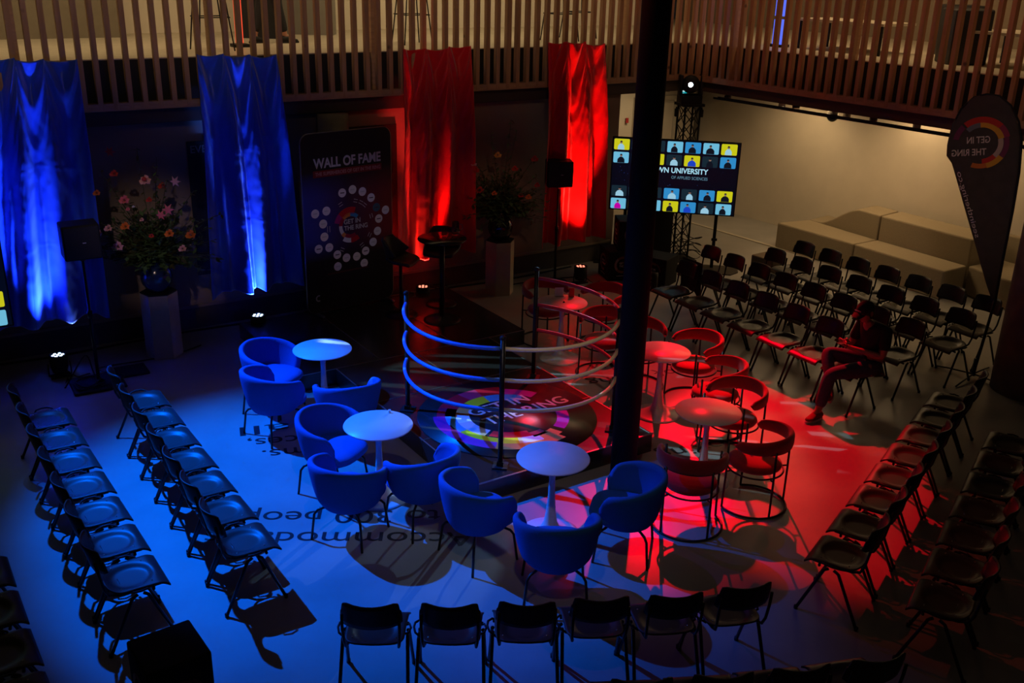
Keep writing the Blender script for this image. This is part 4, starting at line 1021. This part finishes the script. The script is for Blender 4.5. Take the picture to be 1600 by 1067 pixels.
tag(MB().rbox((0, 0, .2), (.42, .36, .40), .02).build('pouf', mat('brown_felt', (.12, .09, .06), .95), loc=(3.98, 15.0, 0)), 'small dark brown felt pouf behind the last audience row', 'pouf').rotation_euler = (0, 0, -.93)
tag(MB().prism([(-.06, 0), (.06, 0), (.06, .04), (-.06, .04)], 0, .02).tube([(0, .02, .02), (0, .02, .28)], .05, 10).build('shoulder_bag', m_black, loc=(2.12, 14.3, 0)), 'dark bag on the floor beside the first audience chair', 'bag')

tag(MB().rbox((0, 0, .5), (.30, .26, 1.0), .015).build('equipment_case', m_black, loc=(2.42, 15.95, 0)), 'tall black equipment case standing left of the truss below the screen', 'case')
# jacket over the first audience chair
def jk(u, v):
    a = u*2-1; x = a*.2; y = -.03-.25*0+.03*sin(9*u)*v; z = -.42*v-.16*max(0, a-.5)*v*2
    return (x, -.02-.02*sin(8*u+v*3)*v, z)
J = MB().grid(20, 14, jk).build('jacket', mat('jacket_cloth', (.02, .017, .016), .9), solid=.012)
bx_, by_ = 2.38-.285*fK[0]*0, 13.05
J.location = (2.38-fK[0]*.09, 13.05-fK[1]*.09, .85); J.rotation_euler = (0, 0, atan2(fK[1], fK[0])+pi/2); tag(J, 'dark jacket hanging over the back of the chair nearest the column', 'jacket')

# ------------------------------------------------------------------ feather flag
g0 = Vector((5.62, 11.21, 0)); rt = Vector((g0.y, -g0.x, 0)).normalized()
t = thing('feather_flag', 'tall dark feather flag with mirrored GET IN THE RING ring logo beside the right column', 'flag'); Mf = frame(g0, rt, (0, 0, 1)); t.matrix_world = Mf
out = [(.058, .997), (.048, 1.544), (.044, 2.074), (.028, 2.513), (-.013, 2.868), (-.077, 3.074), (-.186, 3.239), (-.32, 3.333), (-.452, 3.343), (-.576, 3.299), (-.686, 3.162), (-.742, 2.978), (-.753, 2.758), (-.738, 2.627), (-.669, 2.546), (-.525, 2.227), (-.299, 1.724), (-.071, 1.213), (.035, .995)]
# cloth: rows between the left edge and the pole edge
def edge(z, side):
    L = out[8:] if side < 0 else out[:9][::1]
    pts = sorted(L, key=lambda p: p[1])
    for i in range(len(pts)-1):
        if pts[i][1] <= z <= pts[i+1][1]:
            k = (z-pts[i][1])/(pts[i+1][1]-pts[i][1]+1e-9); return pts[i][0]+(pts[i+1][0]-pts[i][0])*k
    return pts[0][0] if z < pts[0][1] else pts[-1][0]
def fcl(u, v):
    z = .998+(3.342-.998)*(v if v < .8 else .8+.2*sin((v-.8)/.2*pi/2)); x0, x1 = edge(z, -1), edge(z, 1)
    x = x0+(x1-x0)*u; return (x, z, .012*sin(x*26+z*3)*(1-u)*.8)
MB().grid(24, 60, fcl).build('flag_cloth', m_flagm, t, solid=.002)
MB().tube([(0.0, .03, -.01)]+[(x+.012, z, -.01) for x, z in out[:13]], [.018]*1+[.017]*5+[.012]*8, 8).build('pole', m_black, t)
lf = bpy.data.objects.new('logo', None); COL.objects.link(lf); lf.parent = t; lf.matrix_local = frame((-.40, 2.80, .012), (cos(.03), sin(.03), 0), (0, 1, 0))
fm = {k: mat('flag_'+k, tuple(min(.9, 1.9*q) for q in c), .9) for k, c in dict(red=(.32, .02, .015), org=(.34, .10, .02), yel=(.40, .20, .02), wht=(.28, .22, .18), pur=(.10, .02, .05), gry=(.10, .10, .11), mag=(.16, .02, .05)).items()}
blocks(lf, .30, 0, [(.78, 1.0, 50, 135, fm['red']), (.60, .78, 60, 100, fm['yel']), (.60, .78, 100, 140, fm['gry']), (.8, 1.0, 140, 175, fm['pur']), (.6, .8, 20, 60, fm['yel']), (.8, 1.0, 20, 50, fm['mag']), (.58, .76, -40, 20, fm['wht']), (.78, .96, -30, 20, fm['pur']),
                   (.58, .76, -80, -40, fm['red']), (.76, .96, -70, -30, fm['yel']), (.76, .94, -105, -70, fm['org'])])
ftx = mat('flag_text', (.75, .66, .6), .9)
a_ = -.17
for (x_, y_, tx, w_) in ((.09, .02, 'GET IN', .24), (.07, -.12, 'THE RING', .36)):
    text_mesh('lettering', tx, .105, ftx, lf, Matrix.Translation((x_, y_, .002)) @ Matrix.Rotation(.13, 4, 'Z'), width=w_, mirror=True, bold=.015)
o = text_mesh('lettering', 'seeinthering.co', .075, ftx, t, Matrix.Translation((-.27, 1.72, .02)) @ Matrix.Rotation(radians(114), 4, 'Z') @ Matrix.Scale(-1, 4, (0, 1, 0)), width=.80)
fb = MB()
for a in (0, 90, 180, 270):
    A = radians(a+20); fb.tube([(0, .05, 0), (.30*cos(A), .03, .30*sin(A)), (.46*cos(A), .012, .46*sin(A))], .010, 6)
fb.build('cross_base', m_blackmetal, t)
MB().tube([(0, .03, 0), (0, .25, 0)], .025, 10).build('socket', m_blackmetal, t)

# ------------------------------------------------------------------ ceiling bits under the right balcony
t = thing('dome_camera', 'black dome camera hanging under the right balcony', 'camera', tuple(GR(-9.3, 12.9, 2.48)))
MB().lathe([(.06, .22), (.075, .12), (.075, .08)], n=20).build('mount', mat('grey_metal', (.2, .18, .15), .5), t); MB().sphere((0, 0, .06), .085, 20, 12).build('dome', mat('dome_black', (.005, .005, .006), .1), t)
for i, (a, n_, lb) in enumerate(((-10.3, 12.95, 'lit ceiling spotlight left of the dome camera'), (-9.05, 12.9, 'small ceiling spotlight just right of the dome camera'), (-7.9, 12.9, 'small ceiling spotlight above the benches'))):
    t = thing('ceiling_spotlight', lb, 'spotlight', tuple(GR(a, n_, 2.56))); MB().lathe([(.055, .14), (.055, .0), (.04, .0)], n=18).build('housing', mat('spot_white', (.45, .38, .28), .5), t)
    MB().lathe([(.038, -.004), (.038, .002)], n=14).build('lens', mat('warm_lens', (.3, .3, .3), .4, emit=(1, .75, .45), es=1.5 if i == 0 else .15), t)
t = thing('exit_sign', 'small teal exit pictogram sign high on the right wall beside the truss', 'sign', tuple(GR(-13.05, 13.6, 2.40)), atan2(-.799, .601))
MB().box((0, 0, 0), (.10, .03, .24)).build('panel', mat('exit_teal', (.0, .1, .1), .5, emit=(.0, .22, .26), es=1.2), t)
s = MB(); wq = mat('exit_white', (.5, .5, .5), .5, emit=(.5, .8, .8), es=.8)
s.box((0, -.017, .06), (.05, .002, .05)).box((0, -.017, -.01), (.02, .002, .05)).box((-.02, -.017, -.06), (.015, .002, .05)).box((.02, -.017, -.07), (.015, .002, .04)); s.build('pictogram', wq, t)
MB().box((0, 0, .2), (.01, .01, .18)).build('hanger', m_black, t)
for k in range(5):
    tag(MB().lathe([(.05, 0), (.055, .07), (.03, .09)], n=14).build('smoke_detector', mat('tray_fit', (.10, .07, .05), .5), loc=tuple(GR(-12.2+k*1.3, 12.3+.05*k, 2.61))), 'small dark ceiling fitting, %s from the truss under the right balcony' % ORD[k], 'ceiling fitting')

# ------------------------------------------------------------------ upper gallery furniture
t = thing('gallery_counter', 'long grey counter block on the upper gallery at the top left', 'counter', tuple(G(.0, 15.45, FZ)), AE)
MB().box((.6, 0, .55), (5.6, .5, 1.1)).build('body', mat('grey_counter', (.16, .13, .09), .7, var=.1), t); MB().box((.6, -.02, 1.12), (5.7, .6, .04)).build('counter_top', m_rail, t)
def hi_stool(e1_, e2_, lb):
    t = thing('gallery_stool', lb, 'stool', tuple(G(e1_, e2_, FZ+.012)), AE, 'thin-legged stools on the upper gallery')
    for sx in (-1, 1):
        for sy in (-1, 1): MB().tube([(sx*.14, sy*.14, .76), (sx*.22, sy*.20, 0)], .009, 6).build('leg', m_black, t)
    s = MB()
    for (x0, y0, x1, y1) in ((-.19, -.18, .19, -.18), (-.19, .18, .19, .18), (-.19, -.18, -.19, .18), (.19, -.18, .19, .18)): s.tube([(x0, y0, .40), (x1, y1, .40)], .008, 6)
    s.build('footrest', m_black, t); MB().rbox((0, 0, .79), (.38, .36, .05), .02).build('seat', m_rail, t)
hi_stool(3.95, 12.95, 'thin-legged stool on the gallery above the second blue drape')
hi_stool(6.85, 13.1, 'thin-legged stool on the gallery above the first red drape')
hi_stool(9.35, 13.0, 'thin-legged stool on the gallery above the right red drape')
hi_stool(10.0, 13.4, 'thin-legged stool on the gallery near the steel column')
def gtable(pt, a, b, lb, rz, m, w, d_, h):
    t = thing('gallery_table', lb, 'table', tuple(pt(a, b, FZ+.012)), rz, 'tables on the upper gallery')
    MB().box((0, 0, h), (w, d_, .035)).build('table_top', m, t)
    for sx in (-1, 1):
        for sy in (-1, 1): MB().box((sx*(w/2-.05), sy*(d_/2-.05), h/2), (.035, .035, h)).build('leg', m_black, t)
m_pale = mat('pale_tabletop', (.55, .48, .36), .5)
AR = atan2(-.799, .601)
gtable(GR, -9.35, 13.2, 'pale low table on the right gallery behind the slats', AR, m_pale, 1.5, .8, .42)
gtable(GR, -6.7, 13.3, 'pale low table on the right gallery at the top right corner', AR, m_pale, 1.3, .9, .42)
tag(MB().rbox((0, 0, .35), (.5, .5, .7), .03).build('lounge_chair', m_bstool, loc=tuple(GR(-8.3, 14.2, FZ+.012))), 'dark lounge seat behind the pale gallery table', 'seat')
tag(MB().rbox((0, 0, .35), (.5, .5, .7), .03).build('lounge_chair', m_bstool, loc=tuple(GR(-7.5, 13.0, FZ+.012))), 'dark lounge seat between the two pale gallery tables', 'seat')
# lit signs seen through the slats
t = thing('light_column', 'glowing blue light column seen through the right gallery slats', 'lamp', tuple(GR(-10.35, 12.75, FZ+.012)), AR)
MB().box((0, 0, .02), (.26, .2, .04)).build('base', m_black, t); MB().box((0, 0, .22), (.17, .1, .36)).box((0, 0, .70), (.17, .1, .50)).build('lamp_body', mat('glow_blue', (0, 0, 0), .5, emit=(.10, .16, .95), es=1.1), t)
t = thing('light_column', 'glowing red light column on the gallery above the second blue drape', 'lamp', tuple(G(4.42, 13.3, FZ+.012)), AE)
MB().box((0, 0, .02), (.2, .2, .04)).build('base', m_black, t); MB().box((0, 0, .8), (.085, .06, 1.5)).build('lamp_body', mat('glow_red', (0, 0, 0), .5, emit=(1.0, .08, .03), es=1.1), t)
tag(MB().rbox((0, 0, 0), (.18, .04, .12), .01).build('exit_light', mat('glow_green', (0, 0, 0), .5, emit=(.0, .6, .08), es=1), loc=tuple(G(6.72, 15.82, 4.10))), 'green exit light on the gallery wall above the red drape', 'sign')
tag(MB().box((0, 0, .6), (.5, .4, 1.2)).build('gallery_cabinet', m_black, loc=tuple(G(5.25, 14.7, FZ+.012))), 'dark narrow cabinet on the gallery between the blue and red drapes', 'cabinet')
tag(MB().box((0, 0, .6), (.9, .3, 1.2)).build('gallery_cabinet', mat('grey_cab', (.2, .18, .15), .7), loc=tuple(G(6.1, 15.2, FZ+.012))), 'grey cabinet on the gallery above the first red drape', 'cabinet')

# ------------------------------------------------------------------ people
def skin_obj(name, chains, m, parent, sub=2, root=0, mods=True):
    """chains: list of [(x,y,z,r),...]; nodes merged by position"""
    vs = []; es = []; rs = []; idx = {}
    for ch in chains:
        prev = None
        for (x, y, z, r) in ch:
            k = (round(x, 4), round(y, 4), round(z, 4))
            if k not in idx: idx[k] = len(vs); vs.append((x, y, z)); rs.append(r)
            i = idx[k]
            if prev is not None and prev != i: es.append((prev, i))
            prev = i
    me = bpy.data.meshes.new(name); me.from_pydata(vs, es, []); o = bpy.data.objects.new(name, me); COL.objects.link(o)
    o.modifiers.new('skin', 'SKIN'); s_ = o.modifiers.new('sub', 'SUBSURF'); s_.levels = sub; s_.render_levels = sub
    for i, r in enumerate(rs):
        q = me.skin_vertices[0].data[i]; q.radius = (r, r) if not isinstance(r, tuple) else r; q.use_root = (i == root)
    dg = bpy.context.evaluated_depsgraph_get(); m2 = bpy.data.meshes.new_from_object(o.evaluated_get(dg)); bpy.data.objects.remove(o)
    for p in m2.polygons: p.use_smooth = True
    m2.materials.clear(); m2.materials.append(m)
    n = bpy.data.objects.new(name, m2); COL.objects.link(n)
    if parent: n.parent = parent
    return n
def hand(base, fw, side, upv, sgn, curl=.5):
    """finger chains from a wrist point; fw forward, side toward thumb"""
    fw = fw.normalized(); side = side.normalized(); upv = upv.normalized(); out = []
    palm = base+fw*.045
    for k in range(4):
        rt_ = palm+side*(.028-.019*k)+fw*.03; L = (.070, .078, .072, .056)[k]
        d1 = (fw-upv*curl*.3).normalized(); d2 = (fw-upv*curl*1.0).normalized(); d3 = (fw*.5-upv*curl*1.6).normalized()
        a = rt_+d1*L*.45; b = a+d2*L*.32; c = b+d3*L*.25
        out.append([(*palm, .022), (*rt_, .0105), (*a, .0092), (*b, .0085), (*c, .007)])
    th = base+side*.030+fw*.02; a = th+(fw*.7+side*.7-upv*.3).normalized()*.035; b = a+(fw-upv*.5).normalized()*.028
    out.append([(*(base+fw*.012), .022), (*th, .0125), (*a, .010), (*b, .008)])
    return out, palm
def head_parts(c, fwd_, upv, t, cap=True):
    """skull with face built on a local frame"""
    z = upv.normalized(); y = (fwd_-z*fwd_.dot(z)).normalized(); x = y.cross(z)
    def W_(a, b, d): return c+x*a+y*b+z*d
    s = MB()
    def hd_(u, v):
        a = 2*pi*u; th = pi*v; rx_ = .075; ry = .095; rz_ = .115
        X, Y, Z = cos(a)*sin(th), sin(a)*sin(th), cos(th)
        if Z < 0: X *= 1+.28*Z; Y *= (1+.10*Z)
        px_, py_, pz_ = X*rx_, Y*ry, Z*rz_
        if Y > .3:  # face
            g = math.exp(-((px_)/.014)**2-((pz_+.010)/.028)**2); py_ += .022*g      # nose
            for q in (-1, 1): py_ -= .010*math.exp(-((px_-q*.030)/.016)**2-((pz_-.012)/.012)**2)  # sockets
            py_ += .007*math.exp(-(px_/.022)**2-((pz_+.050)/.008)**2)   # lips
            py_ += .010*math.exp(-(px_/.025)**2-((pz_+.095)/.02)**2)    # chin
            py_ += .005*math.exp(-(px_/.05)**2-((pz_-.030)/.01)**2)     # brow
        return tuple(W_(px_, py_, pz_))
    s.grid(40, 32, hd_, closeu=True)
    for q in (-1, 1): s.grid(10, 8, lambda u, v: tuple(W_(q*(.073+.010*sin(pi*v)), -.005+.022*cos(2*pi*u)*sin(pi*v), .0+.034*cos(pi*v)+.004*sin(2*pi*u))), closeu=True)
    h = s.build('head', m_skin, t)
    e = MB()
    for q in (-1, 1): e.sphere(W_(q*.030, .077, .012), .011, 10, 8)
    e.build('eyes', mat('eye_white', (.6, .58, .55), .3), h)
    e = MB()
    for q in (-1, 1): e.sphere(W_(q*.030, .084, .011), .006, 8, 6)
    e.build('pupils', m_hair, h)
    MB().tube([W_(-.022, .088, -.048), W_(0, .094, -.046), W_(.022, .088, -.048)], .004, 6).build('lips', mat('lip', (.30, .10, .08), .5), h)
    s = MB()
    s.grid(30, 12, lambda u, v: tuple(W_(cos(2*pi*u)*sin(pi*v*.60)*.080, -.008+sin(2*pi*u)*sin(pi*v*.60)*.100, .006+cos(pi*v*.60)*.120+(.02 if sin(2*pi*u) > .3 else -.03*v)*v)), closeu=True)
    s.build('hair', m_hair, t)
    if cap:
        s = MB(); s.grid(30, 10, lambda u, v: tuple(W_(cos(2*pi*u)*sin(pi*v*.5)*.086, -.004+sin(2*pi*u)*sin(pi*v*.5)*.106, .036+cos(pi*v*.5)*.098)), closeu=True)
        s.grid(14, 6, lambda u, v: tuple(W_((u-.5)*.15*(1-.25*v), .085+.075*v+.015*(1-(2*u-1)**2), .042-.012*v-.020*(2*u-1)**2*1)))
        k = s.build('cap', m_shirt, t)
        text_mesh('cap_lettering', 'MAKE IT', .026, m_grey, t, frame(W_(.042, .107, .062), -x, z), width=.085, bold=.02)
def shoe(p, d, upv, t, L=.27):
    d = d.normalized(); z = (upv-d*upv.dot(d)).normalized(); x = d.cross(z)
    def W_(a, b, c): return Vector(p)+x*a+d*b+z*c
    s = MB()
    def f(u, v):
        a = 2*pi*u; b = -.08+L*v; w = .038+.012*sin(pi*min(1, v*.9+.1)); h = .085 if v < .35 else .085-.045*min(1, (v-.35)/.4)
        e = sqrt(max(0.0, 1-abs(2*v-1)**6)); return tuple(W_(cos(a)*w*e, b, .018+(h*.5+h*.5*sin(a))*e))
    s.grid(20, 16, f, closeu=True); s.build('shoe_upper', m_shoe, t)
    s = MB(); n = 20
    pts = []
    for i in range(n):
        a = 2*pi*i/n; pts.append((cos(a)*(.046), -.08+L/2+sin(a)*(L/2+.006)))
    s.add([tuple(W_(a, b, 0)) for a, b in pts]+[tuple(W_(a, b, .026)) for a, b in pts], [tuple(reversed(range(n))), tuple(range(n, 2*n))]+[(i, (i+1) % n, n+(i+1) % n, n+i) for i in range(n)])
    s.build('shoe_sole', m_sole, t)
    MB().tube([W_(-.02, .03, .088), W_(.02, .045, .082), W_(-.02, .06, .076), W_(.02, .075, .070)], .004, 5).build('laces', m_sole, t)

# seated person
pt = thing('person', 'seated person in black t-shirt, jeans, red sneakers and black cap looking at a phone', 'person')
V = Vector
hip = V((4.00, 10.24, .53)); fd = V((-.86, -.51, 0)); sdv = V((.51, -.86, 0))   # sdv: toward the person's left? (camera side)
hl = hip+sdv*.09; hr = hip-sdv*.09
spine = hip+fd*.00+V((0, 0, .14)); chest = hip+fd*.07+V((0, 0, .36)); neck = hip+fd*.17+V((0, 0, .50)); skull = neck+fd*.08+V((0, 0, .15))
shl = chest+sdv*.17+V((0, 0, .09)); shr = chest-sdv*.17+V((0, 0, .09))
k2 = V((3.47, 10.00, .50)); a2 = V((3.36, 9.90, .10))            # planted leg (camera side)
k1 = V((3.53, 10.40, .60)); a1 = V((3.52, 10.08, .33))            # crossed leg
hnd = V((3.70, 10.33, .76)); hnd2 = V((3.68, 10.22, .74))
ell = shl-V((0, 0, .27))+fd*.06+sdv*.05; elr = shr-V((0, 0, .26))+fd*.08-sdv*.04
hL, pl_ = hand(hnd2, (hnd-hnd2)+fd*.05-sdv*.02, V((0, 0, 1)), sdv, 1, .8); hR, pr_ = hand(hnd, fd*.8+sdv*.6, V((0, 0, 1)), -sdv, 1, .8)
chains = [[(*hip, .10), (*spine, .115), (*chest, .14), (*neck, .055), (*(neck+V((0, 0, .06))+fd*.03), .05)],
          [(*hip, .10), (*hl, .09), (*hl.lerp(k2, .5), .078), (*k2, .060), (*k2.lerp(a2, .35), .055), (*a2, .038), (*(a2+V((-.05, -.03, -.04))), .035)],
          [(*hip, .10), (*hr, .09), (*hr.lerp(k1, .5), .078), (*k1, .060), (*k1.lerp(a1, .35), .055), (*a1, .038), (*(a1+V((-.03, -.04, -.04))), .035)],
          [(*chest, .14), (*shl, .055), (*ell, .042), (*ell.lerp(hnd2, .6), .034), (*hnd2, .024)]+[(x, y, z, r) for (x, y, z, r) in hL[0]],
          [(*chest, .14), (*shr, .055), (*elr, .042), (*elr.lerp(hnd, .6), .034), (*hnd, .024)]+[(x, y, z, r) for (x, y, z, r) in hR[0]]]+hL[1:4]+hR[1:4]+[[(*hnd2, .024)]+hL[4][1:], [(*hnd, .024)]+hR[4][1:]]
skin_obj('body', chains, m_skin, pt)
g = .016
skin_obj('jeans', [[(*(hip+V((0, 0, .12))), .125), (*hip, .115), (*hl, .098+g), (*hl.lerp(k2, .5), .080+g), (*k2, .064+g), (*k2.lerp(a2, .4), .056+g), (*a2.lerp(k2, .08), .046+g)],
                   [(*hip, .115), (*hr, .098+g), (*hr.lerp(k1, .5), .080+g), (*k1, .064+g), (*k1.lerp(a1, .4), .056+g), (*a1.lerp(k1, .08), .046+g)]], m_jeans, pt)
skin_obj('t_shirt', [[(*(hip+V((0, 0, .06))), .135), (*spine, .14), (*chest, .145+g), (*neck, .06+g*.5)],
                     [(*chest, .145+g), (*shl, .06+g), (*shl.lerp(ell, .8), .048+g)], [(*chest, .145+g), (*shr, .06+g), (*shr.lerp(elr, .8), .048+g)]], m_shirt, pt)
head_parts(skull, fd*.9+V((0, 0, -.45)), V((0, 0, 1))+fd*.35, pt)
shoe(a2+V((0, 0, -.10)), V((-.80, -.60, 0)), V((0, 0, 1)), pt); shoe(a1+V((.0, .0, -.07)), V((-.2, -.95, -.35)), V((-.5, 0, .9)), pt)
t = thing('smartphone', 'dark smartphone in the seated person\'s hands', 'phone', tuple((pl_+pr_)/2+fd*.03+V((0, 0, .01))), atan2(fd.y, fd.x)-pi/2)
MB().rbox((0, 0, 0), (.07, .14, .009), .004).build('case', m_black, t)

# standing person on the gallery
ps = thing('person', 'person in dark trousers and dark shoes walking on the upper gallery', 'person')
o3 = G(5.0, 13.75, FZ+.012)
def PP(a, b, z): return o3+E1*a+E2*b+V((0, 0, z))
hp = PP(0, 0, .93); kl = PP(.10, -.05, .50); al = PP(.20, -.05, .09); kr = PP(-.08, .05, .50); ar = PP(-.20, .05, .09)
chn = [[(*hp, .13), (*PP(.02, 0, 1.15), .12), (*PP(.03, 0, 1.36), .14), (*PP(.03, 0, 1.50), .055), (*PP(.04, 0, 1.56), .05)],
       [(*hp, .13), (*PP(.02, -.09, .86), .095), (*kl, .062), (*kl.lerp(al, .35), .056), (*al, .038), (*PP(.27, -.05, .04), .03)],
       [(*hp, .13), (*PP(-.02, .09, .86), .095), (*kr, .062), (*kr.lerp(ar, .35), .056), (*ar, .038), (*PP(-.14, .05, .04), .03)],
       ]
for q in (-1, 1):
    w_ = PP(.10*q+.1, q*.28, .88); hh, _p = hand(w_, V((0, 0, -1)), E1, E2*q, 1, .5)
    chn.append([(*PP(.03, 0, 1.36), .14), (*PP(.03, q*.19, 1.42), .055), (*PP(.02, q*.26, 1.14), .042), (*PP(.06, q*.28, 1.0), .034), (*w_, .024)]+hh[0]); chn += hh[1:4]; chn.append([(*w_, .024)]+hh[4][1:])
skin_obj('body', chn, m_skin, ps)
mtr = mat('dark_trousers', (.012, .012, .016), .9)
skin_obj('trousers', [[(*hp, .145), (*PP(.02, -.09, .86), .11), (*kl, .08), (*al.lerp(kl, .1), .062)], [(*hp, .145), (*PP(-.02, .09, .86), .11), (*kr, .08), (*ar.lerp(kr, .1), .062)]], mtr, ps)
skin_obj('jumper', [[(*PP(0, 0, .95), .15), (*PP(.02, 0, 1.15), .14), (*PP(.03, 0, 1.36), .158), (*PP(.03, 0, 1.47), .07)]]+[[(*PP(.03, 0, 1.36), .158), (*PP(.03, q*.19, 1.42), .072), (*PP(.02, q*.26, 1.14), .058), (*PP(.08, q*.28, .94), .042)] for q in (-1, 1)], m_shirt, ps)
head_parts(PP(.06, 0, 1.67), E1, V((0, 0, 1)), ps, cap=False)
ms_ = m_shoe; m_shoe = m_black; sv = m_sole; m_sole = m_black
shoe(PP(.20, -.05, 0), E1, V((0, 0, 1)), ps); shoe(PP(-.20, .05, 0), E1, V((0, 0, 1)), ps)
m_shoe = ms_; m_sole = sv
